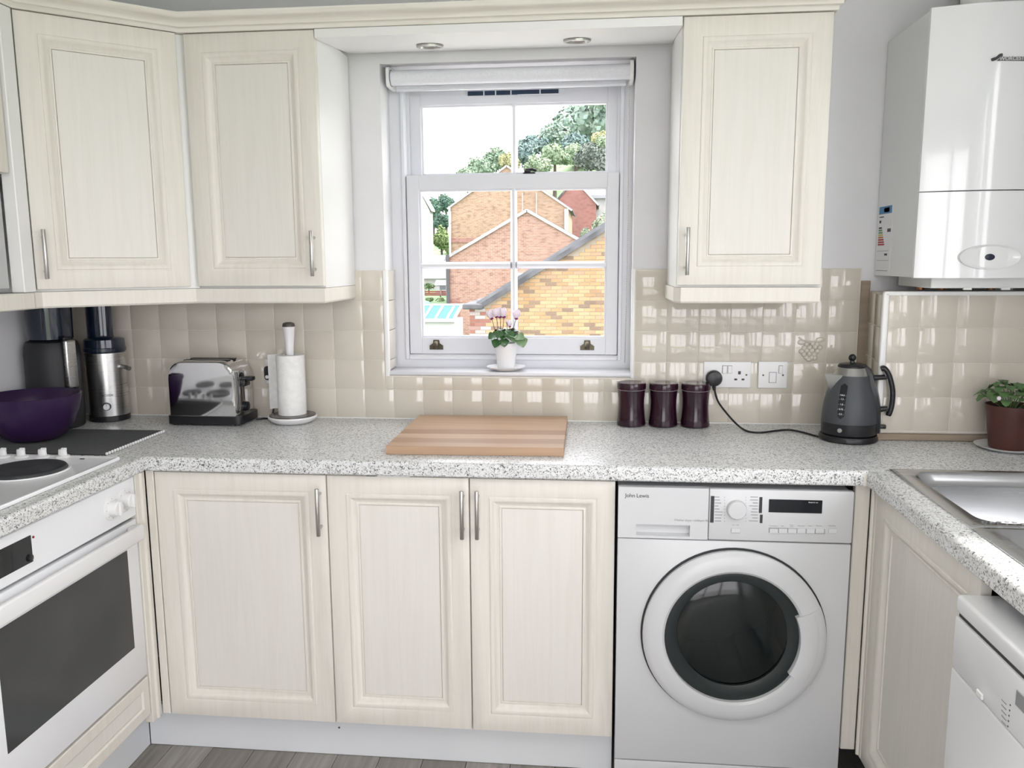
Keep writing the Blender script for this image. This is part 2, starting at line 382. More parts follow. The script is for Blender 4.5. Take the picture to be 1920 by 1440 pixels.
# unseen glazing, shaped and enlarged to light the room from outside the picture
def simple_window(name, label, axis, at, a0, a1, z0, z1, n):
    t = thing(name, label, 'window', kind='structure'); fr = .06
    def bx(mb, p0, p1, q0, q1, d=.05):
        return mb.box(p0, p1, at-d, at+d, q0, q1) if axis == 'y' else mb.box(at-d, at+d, p0, p1, q0, q1)
    m = MB(); bx(m, a0, a0+fr, z0, z1); bx(m, a1-fr, a1, z0, z1); bx(m, a0+fr, a1-fr, z0, z0+fr); bx(m, a0+fr, a1-fr, z1-fr, z1)
    w = (a1-a0-2*fr)/n
    for k in range(1, n): bx(m, a0+fr+w*k-.03, a0+fr+w*k+.03, z0+fr, z1-fr)
    part(t, 'window_frame', m, WPAINT)
    for k in range(n):
        m = MB(); bx(m, a0+fr+w*k+.032, a0+fr+w*(k+1)-.032, z0+fr+.002, z1-fr-.002, .003); part(t, 'pane', m, GLASS)
simple_window('window_2', 'unseen white framed window above the sink run, widened for daylight', 'x', 3.22, SY0, SY1, SZ0, SZ1, 3)  # placed from tile reflections, then enlarged to let in more light
simple_window('window_3', 'unseen wide glazed garden door added for daylight opposite the worktop', 'y', YF-.1, DX0, DX1, .0, DZ1, 3)  # added opening behind the camera, sized for frontal daylight

# ---- wall tiles
_tm = {}
def tile_mesh(w, h):
    k = (round(w, 4), round(h, 4))
    if k not in _tm: _tm[k] = mesh(MB().box(0, w, -.007, 0, 0, h, .0016, 2), 'tile', TILE)
    return _tm[k]
G = .0017
def tiles(parent, M, xs, zs, hole=None, skip=()):
    for i in range(len(xs)-1):
        for j in range(len(zs)-1):
            if (i, j) in skip: continue
            x0, x1, z0, z1 = xs[i], xs[i+1], zs[j], zs[j+1]
            rs = [(x0, x1, z0, z1)]
            if hole and x1 > hole[0]+.004 and x0 < hole[1]-.004 and z1 > hole[2]+.004:
                rs = []
                if x0 < hole[0]-.006: rs.append((x0, hole[0], z0, z1))
                if x1 > hole[1]+.006: rs.append((hole[1], x1, z0, z1))
                if z0 < hole[2]-.006: rs.append((max(x0, hole[0]), min(x1, hole[1]), z0, hole[2]))
            for (a, c, d, e) in rs:
                if c-a > .008 and e-d > .008:
                    share(parent, 'tile', tile_mesh(c-a-G, e-d-G), M @ Matrix.Translation((a+G/2, 0, d+G/2)))
xs = [1.058-.1028*k for k in range(10, 0, -1)]; xs = [0.0015]+xs+[1.058+.1008*k for k in range(0, 16)]+[2.662]
zs = [.9105+.1*k for k in range(6)]
HO = (WX0-.008, WX1+.008, WZ0-.006)
gi = xs.index(min(xs, key=lambda q: abs(q-2.466)))
part(wall_back, 'grout', MB().box(0, WX0-.004, -.0052, 0, .9, 1.4105).box(WX1+.004, 2.664, -.0052, 0, .9, 1.4105).box(WX0-.004, WX1+.004, -.0052, 0, .9, WZ0-.002), GROUT, smooth=0)
tiles(wall_back, Matrix.Identity(4), xs, zs, HO, skip={(gi, 2)})
# the one relief tile with a bunch of grapes
m = MB().box(0, .0985, -.007, 0, 0, .0978, .0016, 2)
for (gx, gz) in ((.030, .048), (.046, .050), (.063, .052), (.022, .037), (.038, .039), (.054, .040), (.070, .038), (.030, .028), (.047, .029), (.062, .027), (.038, .018), (.054, .017), (.068, .060), (.078, .050), (.046, .008+.004), (.064, .016), (.036, .060), (.055, .062)):
    m.sph((gx, -.008, gz), .0088, 2, (1, 1.0, 1))
m.tube([(.012, -.008, .082), (.025, -.010, .072), (.045, -.011, .068), (.066, -.010, .070)], .0028, 6)
for lx, lz, a in ((.078, .074, .5), (.022, .066, 2.4)):
    m.sph((lx, -.007, lz), .012, 2, (1.2, .35, .8))
m.tr(Matrix.Translation((xs[gi]+G/2, 0, zs[2]+G/2)))
part(wall_back, 'relief_tile', m, TILE, label='glazed tile with raised bunch of grapes')
# tiled left return of the window opening
Ml = Matrix(((0, -1, 0, WX0), (1, 0, 0, 0), (0, 0, 1, 0), (0, 0, 0, 1)))    # local x -> +y, outward -y -> +x
tiles(wall_back, Ml, [.004, .104], [1.076, 1.11, 1.21, 1.31, 1.41])
# white quadrant trims round the opening
m = MB().box(WX0-.008, WX0+.008, -.010, .004, WZ0-.006, 1.412, .004, 2)
part(wall_back, 'tile_trim', m, TRIMW)
m = MB().box(WX1-.004, WX1+.009, -.010, .004, WZ0-.006, 1.412, .004, 2); part(wall_back, 'tile_trim', m, TRIMW)
m = MB().box(0, 2.66, -.012, -.0068, .9095, .9135, .0015); part(wall_back, 'sealant_bead', m, TRIMW)

# ---- tiled boxing under the boiler
BX, BY, BZ = 2.668, -.217, 1.340
def boxpoly(z0, z1, e=0): return MB().prism([(2.697-e, -.001), (BX-e, BY-e), (XR-.001, BY-e), (XR-.001, -.001)], 'z', z0, z1)
boxing = solo('pipe_boxing', boxpoly(.911, BZ), GROUT, 'low cream tiled pipe boxing on the worktop below the boiler', 'boxing', (2.668, 0, .911), kind='structure', smooth=0)
part(boxing, 'grout', boxpoly(.934, BZ-.004, .0055), GROUT, smooth=0)
zb = [.938, 1.039, 1.1405, 1.242, 1.337]
tiles(boxing, WM[boxing.name].inverted() @ Matrix.Translation((0, BY, 0)), [2.678, 2.766, 2.868, 2.968, 3.068, 3.119], zb)
d = Vector((BX-2.697, BY+.002, 0)).normalized()
Ms = Matrix(((d.x, -d.y*1, 0, 2.697), (d.y, d.x, 0, -.002), (0, 0, 1, 0), (0, 0, 0, 1)))
tiles(boxing, WM[boxing.name].inverted() @ Ms, [.012, .112, .208], zb)
m = MB().box(BX-.008, BX+.010, BY-.010, BY+.006, .932, BZ+.004, .005, 3); part(boxing, 'tile_trim', m, TRIMW)
m = MB().box(BX-.004, XR-.001, BY-.010, BY+.012, BZ-.006, BZ+.007, .004, 2); part(boxing, 'tile_trim', m, TRIMW)
m = MB().box(BX-.004, XR-.001, BY-.014, BY, .9112, .930, .001); part(boxing, 'timber_strip', m, TIMBER)
m = MB().box(2.6645, 2.692, -.010, -.0005, .912, 1.372, .001); part(wall_back, 'timber_strip', m, TIMBER)

# ---------------------------------------------------------------- the sash window
win = thing('window_1', 'white wooden six pane sash window over the worktop', 'window', (1.546, .11, 1.06), kind='structure')
SX0, SX1 = 1.188, 1.912
m = MB().box(WX0, SX0, .112, .24, 1.072, WZ1).box(SX1, WX1, .112, .24, 1.072, WZ1).box(SX0, SX1, .112, .24, 1.072, 1.117).box(SX0, SX1, .112, .24, 2.028, WZ1)
m.box(SX0-.012, SX0, .105, .112, 1.10, 2.04, .002).box(SX1, SX1+.012, .105, .112, 1.10, 2.04, .002).box(SX0+.0005, SX1-.0005, .105, .112, 1.10, 1.114, .002)
m.box(SX0, SX0+.010, .150, .158, 1.117, 2.028).box(SX1-.010, SX1, .150, .158, 1.117, 2.028)
part(win, 'window_frame', m, WPAINT)
part(win, 'window_sill', MB().box(WX0+.002, WX1-.002, -.008, .112, WZ0, 1.073, .003, 2), WPAINT)
def sash(name, y0, y1, z0, z1, g, vb, hb):
    gx0, gx1, gz0, gz1 = g
    m = MB().box(SX0+.002, gx0, y0, y1, z0, z1, .0015).box(gx1, SX1-.002, y0, y1, z0, z1, .0015).box(gx0, gx1, y0, y1, z0, gz0, .0015).box(gx0, gx1, y0, y1, gz1, z1, .0015)
    q = .006
    for (a, c, d, e) in ((gx0, gx0+q, gz0, gz1), (gx1-q, gx1, gz0, gz1), (gx0+q, gx1-q, gz0, gz0+q), (gx0+q, gx1-q, gz1-q, gz1)):
        m.prism([(a, d), (c, d), (c, e), (a, e)], 'y', y0+.008, y1-.004)
    o = part(win, name, m, WPAINT)
    xsb = [gx0]+sum([[v-.011, v+.011] for v in vb], [])+[gx1]; zsb = [gz0]+sum([[h-.012, h+.012] for h in hb], [])+[gz1]
    def bar(a0, a1, c0, c1, vert):
        mid = (a0+a1)/2; dm = (y0+y1)/2
        pr = [(a0, dm+.008), (a0, dm-.004), (mid-.004, y0+.002), (mid+.004, y0+.002), (a1, dm-.004), (a1, dm+.008)]
        mb = MB()
        if vert: mb.prism(pr, 'z', c0, c1)
        else: mb.prism([(p[1], p[0]) for p in pr], 'x', c0, c1)
        part(o, 'glazing_bar', mb, WPAINT)
    for v in vb: bar(v-.011, v+.011, gz0, gz1, True)
    for h in hb:
        for k in range(0, len(xsb), 2): bar(h-.012, h+.012, xsb[k], xsb[k+1], False)
    for i in range(0, len(xsb), 2):
        for j in range(0, len(zsb), 2):
            part(o, 'pane', MB().box(xsb[i]+.0005, xsb[i+1]-.0005, (y0+y1)/2+.001, (y0+y1)/2+.005, zsb[j]+.0005, zsb[j+1]-.0005), GLASS, smooth=0)
    return o
lo = sash('lower_sash', .116, .150, 1.119, 1.728, (1.232, 1.871, 1.176, 1.680), [1.556], [1.425])
up = sash('upper_sash', .160, .194, 1.690, 2.027, (1.236, 1.870, 1.7325, 1.9635), [1.555], [])
for (u, v) in ((818, 647), (1101, 648)):
    c = U(u, v, 'y', .112)
    m = MB().prism([(c.x-.024, c.z-.016), (c.x+.024, c.z-.016), (c.x+.024, c.z-.002), (c.x+.012, c.z+.006), (c.x+.010, c.z+.018), (c.x-.010, c.z+.018), (c.x-.012, c.z+.006), (c.x-.024, c.z-.002)], 'y', .1125, .118)
    m.tube([(c.x, .112, c.z+.012), (c.x, .100, c.z+.008), (c.x, .092, c.z-.002), (c.x, .094, c.z-.010)], .008, 8, flat=.4)
    part(lo, 'sash_lift', m, BRASS, label='aged brass sash lift')
c = U(992, 324, 'y', .135)
m = MB().box(c.x-.020, c.x+.022, .118, .148, 1.7285, 1.733, .002).box(c.x-.016, c.x+.006, .120, .140, 1.733, 1.741, .002).tube([(c.x-.010, .128, 1.742), (c.x+.012, .126, 1.743), (c.x+.026, .122, 1.738)], .0045, 8)
part(lo, 'sash_lock', m, BLACKM, label='dark sash lock')
a, e = U(877, 173, 'y', .158), U(1047, 168, 'y', .158)
zv = 1.9985
m = MB().box(a.x, e.x, .1565, .1605, zv-.007, zv+.007, .001); vent = part(up, 'trickle_vent', m, P('dark_vent_slot', (.012, .03, .07), .5), label='dark slotted trickle vent')
m = MB()
for q in (.18, .31, .48, .80): m.box(a.x+(e.x-a.x)*q-.002, a.x+(e.x-a.x)*q+.002, .155, .1566, zv-.0075, zv+.0075)
m.box(a.x+(e.x-a.x)*.55, e.x+.012, .155, .1566, zv-.011, zv-.0072).box(e.x+.002, e.x+.020, .155, .1605, zv-.009, zv+.009, .001)
part(vent, 'vent_flap', m, WPAINT)

# roller blind
bl = thing('roller_blind', 'white roller blind rolled up at the head of the sash window', 'blind', (1.546, .035, 2.02))
RY, RZ = .036, 2.0285
part(bl, 'blind_roll', MB().lathe([(.0235, 1.166), (.0235, 1.936)], (0, RY, RZ), 28, 'x'), FABRIC)
part(bl, 'blind_fabric', MB().box(1.178, 1.925, RY+.0225, RY+.0235, 1.996, RZ), FABRIC)
part(bl, 'bottom_bar', MB().box(1.178, 1.925, RY+.018, RY+.028, 1.9905, 2.000, .003, 2), WPAINT)
for x0, x1 in ((1.156, 1.166), (1.936, 1.947)):
    part(bl, 'bracket', MB().prism(rrect(RY-.028, .108, RZ-.03, RZ+.032, .012, 4), 'x', x0, x1), WHITEP)
part(bl, 'roll_end_ring', MB().lathe([(.0262, 1.166), (.0262, 1.169)], (0, RY, RZ), 28, 'x'), P('grey_ring', (.25, .26, .3), .5))
m = MB()
for s_ in (-1, 1):
    for k in range(150): m.sph((1.9335+.0035*math.sin(k*.02), RY+.012*s_-.006, 2.000-k*.006), .0019, 1)
part(bl, 'bead_chain', m, STEELH, label='steel bead chain', kind='stuff')

# ---------------------------------------------------------------- worktop
ZT = .91; YW = -.6; XLW, XRW = .6, 2.5212
def edge_prof(back, front, z0=.870, z1=ZT, r=.010):
    s = 1 if front > back else -1
    p = [(back, z0), (front-s*.004, z0), (front, z0+.004)]
    for k in range(6):
        a = PI/2*k/5; p.append((front-s*r+s*r*math.cos(a), z1-r+r*math.sin(a)))
    return p+[(back, z1)]
wt = thing('worktop', 'speckled grey laminate worktop running round three sides of the kitchen', 'worktop', (1.56, -.3, .87))
part(wt, 'worktop_section', MB().prism(edge_prof(-.003, YW), 'x', .003, XR-.003), TOP)
part(wt, 'worktop_section', MB().prism(edge_prof(.003, XLW), 'y', YW+.0, -2.6), TOP)
SK = dict(x0=2.578, x1=3.075, y1=-.584, y0=-1.56)
HX0, HX1, HY0, HY1 = 2.60, 3.055, -1.54, -.60
m = MB().prism(edge_prof(HX0, XRW), 'y', YW, -3.2).box(HX0, XR-.003, -3.2, HY0, .870, ZT).box(HX1, XR-.003, HY0, YW, .870, ZT)
part(wt, 'worktop_section', m, TOP)
part(wt, 'joint_strip', MB().box(XRW-.008, XRW-.001, YW-.0006, YW+.02, .8705, ZT-.006), CREAM)

# ---------------------------------------------------------------- cabinet pieces
def door(parent, M, w, h, hx=None, h0=0, h1=0, depth=.02, name='door', inset=.052, label=None):
    """panelled door in its own frame: x across, z up, front towards -y"""
    pr = [(0, 0), (0, -depth+.003), (.0009, -depth+.0009), (.003, -depth), (inset-.006, -depth), (inset-.004, -depth+.0014), (inset, -depth+.0014), (inset+.0015, -depth-.0006), (inset+.006, -depth-.0008),
          (inset+.010, -depth+.001), (inset+.014, -depth+.004), (inset+.024, -depth+.0115), (inset+.026, -depth+.0120), (inset+.0275, -depth+.0105), (inset+.0315, -depth+.0105), (inset+.0325, -depth+.0125), (inset+.033, -.003), (inset+.033, 0)]
    L = [[(i, y, i), (w-i, y, i), (w-i, y, h-i), (i, y, h-i)] for i, y in pr]
    d = part(parent, name, MB().loft(L+[L[0]], True, False, False).tr(M), CREAM, smooth=40, label=label)
    i = inset+.0333
    part(d, 'panel', MB().box(i, w-i, -depth+.0130, -.002, i, h-i, .0006).tr(M), CREAMP)
    if hx is not None:
        y = -depth-.028; m = MB().lathe([(.0052, h0), (.0057, h0+.0008), (.0057, h1-.0008), (.0052, h1)], (hx, y, 0), 14)
        for z in (h0+.020, h1-.020): m.lathe([(.0045, depth), (.0045, -y)], (hx, 0, z), 10, 'y')
        part(d, 'handle', m.tr(M), STEELH, label='brushed steel bar handle')
    return d
def Mxy(x, y, z=0, face='-y'):
    """door frames: facing the viewer (-y), facing +x, facing -x"""
    if face == '-y': return Matrix.Translation((x, y, z))
    if face == '+x': return Matrix(((0, -1, 0, x), (1, 0, 0, y), (0, 0, 1, z), (0, 0, 0, 1)))
    if face == '-x': return Matrix(((0, 1, 0, x), (-1, 0, 0, y), (0, 0, 1, z), (0, 0, 0, 1)))
def sweep2(path, prof):
    n = len(path); loops = []
    for k in range(n):
        p = Vector(path[k]); ns = []
        for a, c in ((k-1, k), (k, k+1)):
            if a >= 0 and c < n:
                d = (Vector(path[c])-Vector(path[a])).normalized(); ns.append(Vector((-d.y, d.x)))
        m = sum(ns, Vector((0, 0))).normalized(); m /= max(.3, m.dot(ns[0]))
        loops.append([(p.x+m.x*o, p.y+m.y*o, z) for o, z in prof])
    return MB().loft(loops)
YD = -.5591; DB, DT = .1345, .8635          # base door back plane, bottom, top
# base cabinets, back run
t = thing('base_cabinet', 'cream single door base cabinet in the corner beside the oven', 'cabinet', (.86, -.29, .13))
part(t, 'body', MB().box(.602, 1.105, -.558, -.03, .133, .869), WHITEM)
door(t, Mxy(.613, YD, DB), 1.1055-.613, DT-DB, 1.089-.613, .699-DB, .832-DB)
t = thing('base_cabinet', 'cream two door base cabinet next to the washing machine', 'cabinet', (1.5, -.29, .13))
part(t, 'body', MB().box(1.1065, 1.892, -.558, -.03, .133, .869), WHITEM)
door(t, Mxy(1.1085, YD, DB), 1.5003-1.1085, DT-DB, 1.4850-1.1085, .702-DB, .835-DB)
door(t, Mxy(1.5033, YD, DB), 1.8918-1.5033, DT-DB, 1.5257-1.5033, .703-DB, .836-DB)
a = U(690, 895, 'y', -.56); e = U(772, 897, 'y', -.56)
m = MB().box(a.x, a.x+.026, -.581, -.562, .8640, .8685, .001); part(t, 'latch', m, BLACKM, label='dark latch above the middle door')
m = MB().box(a.x+.032, e.x, -.583, -.562, .8638, .8680, .001); part(t, 'latch_strip', m, WHITEP)
# corner fillers
t = thing('corner_post', 'cream fluted corner post between the oven and the corner cabinet', 'post', (.59, -.58, .13))
part(t, 'post_panel', MB().box(.5865, .610, -.5785, -.5595, .1345, .8685, .002), CREAM)
m = MB().box(.562, .5855, -.6285, -.5795, .1345, .8685, .002)
m.lathe([(.006, .137), (.006, .866)], (.5855, -.602, 0), 12); part(t, 'post_panel', m, CREAM)
t = thing('corner_post', 'cream corner post between the washing machine and the sink cabinet', 'post', (2.53, -.58, .13))
part(t, 'post_panel', MB().box(2.502, 2.5395, -.5785, -.556, .1345, .8685, .002), CREAM)
m = MB().box(2.5405, 2.562, -.621, -.5785, .1345, .8685, .002); m.lathe([(.006, .137), (.006, .866)], (2.5405, -.600, 0), 12)
part(t, 'post_panel', m, CREAM)
# plinths
PY = -.527
t = thing('plinth_board', 'pale grey white plinth under the back run of cabinets', 'plinth', (1.2, PY, 0))
part(t, 'board', MB().box(.511, 1.893, PY, PY+.016, .001, .133, .001), PLINTH)
c = U(636, 1364, 'y', PY); part(t, 'screw', MB().lathe([(.003, 0), (.003, .0012), (.001, .0018)], (c.x, PY, c.z), 10, 'y'), BRASS)
solo('plinth_board', MB().box(.494, .510, -1.9, -.528, .001, .160, .001), PLINTH, 'pale plinth running under the oven', 'plinth', (.5, -1.2, 0))
solo('plinth_board', MB().box(2.60, 2.616, -1.178, -.58, .001, .132, .001), PLINTH, 'short plinth under the sink cabinet beside the dishwasher', 'plinth', (2.6, -.9, 0))

# wall cabinets
ZB0, ZB1 = 1.3690, 2.0865; YWD = -.309
RAIL = [(-.018, 1.318), (-.004, 1.318), (0, 1.323), (0, 1.362), (-.018, 1.362)]
t = thing('wall_cabinet', 'cream wall cabinet above the toaster with handle towards the window', 'cabinet', (.84, 0, 1.36))
part(t, 'body', MB().box(.648, 1.0375, -.307, -.008, 1.363, 2.087), WHITEM)
door(t, Mxy(.6510, YWD, ZB0), 1.0370-.6510, ZB1-ZB0, 1.0142-.6510, 1.398-ZB0, 1.529-ZB0)
part(t, 'light_rail', sweep2([(1.0385, -.008), (1.0385, -.3235), (.6475, -.3235)], RAIL), CREAM)
t = thing('wall_cabinet', 'cream wall cabinet above the kettle beside the boiler', 'cabinet', (2.26, 0, 1.36))
part(t, 'body', MB().box(2.062, 2.4575, -.307, -.008, 1.363, 2.087), WHITEM)
door(t, Mxy(2.0645, YWD, ZB0), 2.4560-2.0645, ZB1-ZB0, 2.0870-2.0645, 1.3975-ZB0, 1.5285-ZB0)
part(t, 'light_rail', sweep2([(2.4575, -.008), (2.4575, -.3235), (2.075, -.3235), (2.056, -.300), (2.056, -.008)], RAIL), CREAM)
t = thing('wall_cabinet', 'cream diagonal corner wall cabinet over the food processor', 'cabinet', (.3, -.3, 1.36))
A, Bp = Vector((.3335, -.604)), Vector((.636, -.3445))
dd = (Bp-A).normalized(); nn = Vector((dd.y, -dd.x)); L = (Bp-A).length
bk = .021
q1, q2 = A-nn*bk, Bp-nn*bk
part(t, 'body', MB().prism([(.008, -.008), (.6465, -.008), (.6465, -.309), (q2.x+.006, q2.y+.004), (q1.x, q1.y), (.310, -.6095), (.008, -.6095)], 'z', 1.363, 2.087), WHITEM)
Mc = Matrix(((dd.x, -nn.x, 0, A.x-nn.x*.02), (dd.y, -nn.y, 0, A.y-nn.y*.02), (0, 0, 1, ZB0), (0, 0, 0, 1)))
door(t, Mc, L, ZB1-ZB0, .024, 1.3975-ZB0, 1.529-ZB0)
part(t, 'light_rail', sweep2([(.6475, -.3235), (.640, -.3235), (.3365, -.5905), (.3365, -.617)], RAIL), CREAM)
part(t, 'end_filler', MB().box(.300, .3365, -.657, -.611, 1.363, 2.087, .002), WHITEM)
t = thing('wall_cabinet', 'short cream wall cabinet above the cooker hood', 'cabinet', (.16, -.95, 1.66))
part(t, 'body', MB().box(.008, .309, -1.26, -.660, 1.668, 2.087), WHITEM)
door(t, Mxy(.310, -1.258, 1.669, '+x'), 1.258-.664, 2.0865-1.669)
t = thing('cooker_hood', 'grey built-in cooker hood over the hob', 'hood', (.15, -.95, 1.36))
part(t, 'body', MB().box(.008, .285, -1.26, -.662, 1.400, 1.664, .004), P('grey_hood_metal', (.42, .43, .43), .4, .2))
part(t, 'visor', MB().box(.288, .300, -1.26, -.662, 1.372, 1.660, .003), P('grey_hood_visor', (.50, .51, .51), .35))
part(t, 'grille', MB().box(.02, .286, -1.24, -.68, 1.376, 1.398, .003), STEEL)
part(t, 'hood_rail', MB().box(.302, .336, -1.26, -.6185, 1.318, 1.3615, .003), CREAM)
# cornice
CP = [(-.018, 2.0885), (.004, 2.0885), (.006, 2.092), (.006, 2.097), (.009, 2.100), (.014, 2.1015), (.015, 2.110), (.022, 2.116), (.032, 2.119), (.036, 2.123), (.037, 2.136), (-.018, 2.136)]
solo('cornice', sweep2([(2.4600, -.006), (2.4600, -.331), (.6425, -.331), (.3335, -.606), (.3335, -1.9)], CP), CREAMC, 'moulded cream cornice along the top of the wall cabinets', 'cornice', (1.5, -.33, 2.09), smooth=50)
# soffit with downlights over the window
zs0, zs1 = 2.064, 2.098
sof = thing('soffit_panel', 'white panel spanning above the window between wall cabinets', 'panel', (1.55, -.16, 2.07))
part(sof, 'panel_board', MB().prism([(-.330, zs0), (-.330, 2.0875), (-.312, 2.0875), (-.008, zs1+.02), (-.008, zs1), (-.312, zs0)], 'x', 1.0395, 2.0605), WHITEM)
sl_ = (zs1-zs0)/(.304)
for (u, v), lb in (((806, 86), 'chrome recessed downlight above the blind, on the toaster side'), ((1082, 75), 'chrome recessed downlight above the blind, on the boiler side')):
    c = U(u, v, 'z', 2.081); z = zs0+(c.y+.312)*sl_
    t = thing('downlight', lb, 'downlight', (c.x, c.y, z), group='downlights over the window')
    Md = Matrix.Translation((c.x, c.y, z-.0015)) @ Matrix.Rotation(math.atan(sl_), 4, 'X')
    part(t, 'trim_ring', MB().loft([[(r*math.cos(a), r*math.sin(a), h) for a in [2*PI*k/36 for k in range(36)]] for r, h in ((.041, 0), (.040, -.005), (.033, -.006), (.0295, 0), (.041, 0))], True, False, False).tr(Md), STEELH)
    part(t, 'lamp_face', MB().lathe([(.0292, -.0012), (.0292, 0)], (0, 0, 0), 30).tr(Md), P('lamp_recess', (.02, .02, .025), .4))
    part(t, 'reflector', MB().lathe([(.017, -.0024), (.017, -.0013)], (0, .004, 0), 24).tr(Md), CHROME)
# ---------------------------------------------------------------- hob and oven (left run)
hob = thing('electric_hob', 'white enamel electric hob with dark solid hotplates set in the worktop', 'hob', (.3, -.92, ZT))
HZ = ZT+.0012
hx0, hx1, hy0, hy1 = .035, .556, -1.214, -.634
def rloop(i, z, r=.012): return [(x, y, z) for x, y in rrect(hx0+i, hx1-i, hy0+i, hy1-i, max(r-i, .003), 4)]
part(hob, 'hob_plate', MB().loft([rloop(0, HZ), rloop(0, HZ+.004), rloop(.002, HZ+.008), rloop(.010, HZ+.008), rloop(.014, HZ+.005)]), WHITE)
pz = HZ+.005
for cx, cy, r in ((.394, -.793, .092), (.165, -.793, .075), (.394, -1.065, .075), (.165, -1.065, .092)):
    o = part(hob, 'hotplate', MB().lathe([(r+.004, pz), (r+.004, pz+.003), (r, pz+.009), (r-.012, pz+.010), (r-.016, pz+.009), (.022, pz+.009), (.018, pz+.0075), (.0, pz+.0075)], (cx, cy, 0), 48), HOTP)
    part(o, 'hotplate_ring', MB().loft([[(cx+q*math.cos(2*PI*k/48), cy+q*math.sin(2*PI*k/48), pz+h) for k in range(48)] for q, h in ((r+.010, 0), (r+.009, .0022), (r+.0045, .0022), (r+.0045, 0), (r+.010, 0))], True, False, False), WHITE)
for u in (5, 40, 80, 118):
    c = U(u, 857, 'z', pz)
    m = MB().lathe([(.0185, pz), (.0185, pz+.003), (.0165, pz+.005), (.012, pz+.006)], (c.x, c.y, 0), 24)
    m.lathe([(.0125, pz+.005), (.0115, pz+.020), (.0095, pz+.022)], (c.x, c.y, 0), 20, sx=1, sy=.62)
    m.box(c.x-.002, c.x+.0115, c.y-.0035, c.y+.0035, pz+.018, pz+.026, .001)
    part(hob, 'control_knob', m, WHITEP)
c = U(154, 861, 'z', pz); part(hob, 'indicator_lamp', MB().box(c.x-.006, c.x+.006, c.y-.003, c.y+.003, pz, pz+.002, .0008), DARKP)

OX = .585; oy0, oy1 = -1.232, -.633
ov = thing('oven', 'white built-in electric oven with dark glass door under the hob', 'oven', (.3, -.93, .285))
part(ov, 'oven_body', MB().box(.06, .560, oy0+.004, oy1-.004, .287, .866), BLACKM)
cpn = part(ov, 'control_panel', MB().box(.561, OX, oy0, oy1, .754, .8635, .002), WHITE)
dr = part(ov, 'oven_door', MB().box(.561, OX-.002, oy0, oy1, .2885, .7445, .003, 2), WHITE)
part(dr, 'door_glass', MB().box(OX-.0025, OX-.0008, -1.178, -.6875, .393, .6725, .0004), OGLASS, label='smoked grey oven door glass')
m = MB().box(OX-.001, OX+.032, oy0+.018, oy0+.050, .698, .735, .006, 2).box(OX-.001, OX+.032, oy1-.050, oy1-.018, .698, .735, .006, 2)
m.box(OX+.018, OX+.033, oy0+.020, oy1-.020, .694, .737, .005, 3)
part(ov, 'door_handle', m, WHITEP, label='white bar handle')
for u, v in ((208, 953), (233, 938)):
    c = U(u, v, 'x', OX); o = part(cpn, 'bezel', MB().lathe([(.031, 0), (.031, .003), (.029, .004)], (OX, c.y, c.z), 30, 'x'), WHITEP)
    m = MB().lathe([(.021, .004), (.020, .022), (.017, .025)], (OX, c.y, c.z), 24, 'x').box(OX+.020, OX+.030, c.y-.004, c.y+.004, c.z-.019, c.z+.019, .0015)
    part(cpn, 'control_knob', m, WHITEP)
    m = MB()
    for k in range(8):
        a = 2*PI*k/8; m.box(OX+.0041, OX+.0046, c.y+.026*math.cos(a)-.001, c.y+.026*math.cos(a)+.001, c.z+.026*math.sin(a)-.001, c.z+.026*math.sin(a)+.001)
    part(cpn, 'dial_marks', m, GREYP)
c = U(57, 1003, 'x', OX); c2 = U(59, 1054, 'x', OX)
part(cpn, 'clock_display', MB().box(OX-.001, OX+.0012, c.y-.105, c.y, c2.z, c.z, .0005), BGLASS, label='black clock display')
c3 = U(55, 1046, 'x', OX); part(cpn, 'clock_knob', MB().lathe([(.008, 0), (.008, .005), (.006, .006)], (OX, c3.y, c3.z), 16, 'x'), BLACK)
c = U(62, 1007, 'x', OX); part(cpn, 'indicator_lamp', MB().lathe([(.003, 0), (.003, .0015)], (OX, c.y, c.z), 12, 'x'), P('dull_red_lamp', (.20, .02, .02), .3))
t = thing('oven_housing', 'cream housing cabinet with a shallow panel below the oven', 'cabinet', (.3, -.93, .16))
m = MB().box(.06, .558, oy0-.014, oy0-.003, .165, .868).box(.06, .558, oy1+.001, oy1+.0035, .165, .868).box(.06, .558, oy0, oy1, .165, .280)
part(t, 'body', m, WHITEM)
w, h = oy1-oy0, .115; i = .030
pr = [(0, 0), (0, -.018), (.002, -.020), (i, -.020), (i+.004, -.0155), (i+.006, -.0155), (i+.006, 0)]
Lp = [[(q, y, q), (w-q, y, q), (w-q, y, h-q), (q, y, h-q)] for q, y in pr]
Mo = Mxy(.5635, oy0, .166, '+x')
dd_ = part(t, 'panel_frame', MB().loft(Lp+[Lp[0]], True, False, False).tr(Mo), CREAM)
part(dd_, 'panel', MB().box(i+.007, w-i-.007, -.0150, -.002, i+.007, h-i-.007).tr(Mo), CREAMP)
t = thing('base_cabinet', 'cream base cabinet on the other side of the oven', 'cabinet', (.3, -1.55, .13))
part(t, 'body', MB().box(.06, .562, -1.86, -1.250, .163, .868), WHITEM)
door(t, Mxy(.5645, -1.855, .166, '+x'), .602, .695, .03, .53, .66)

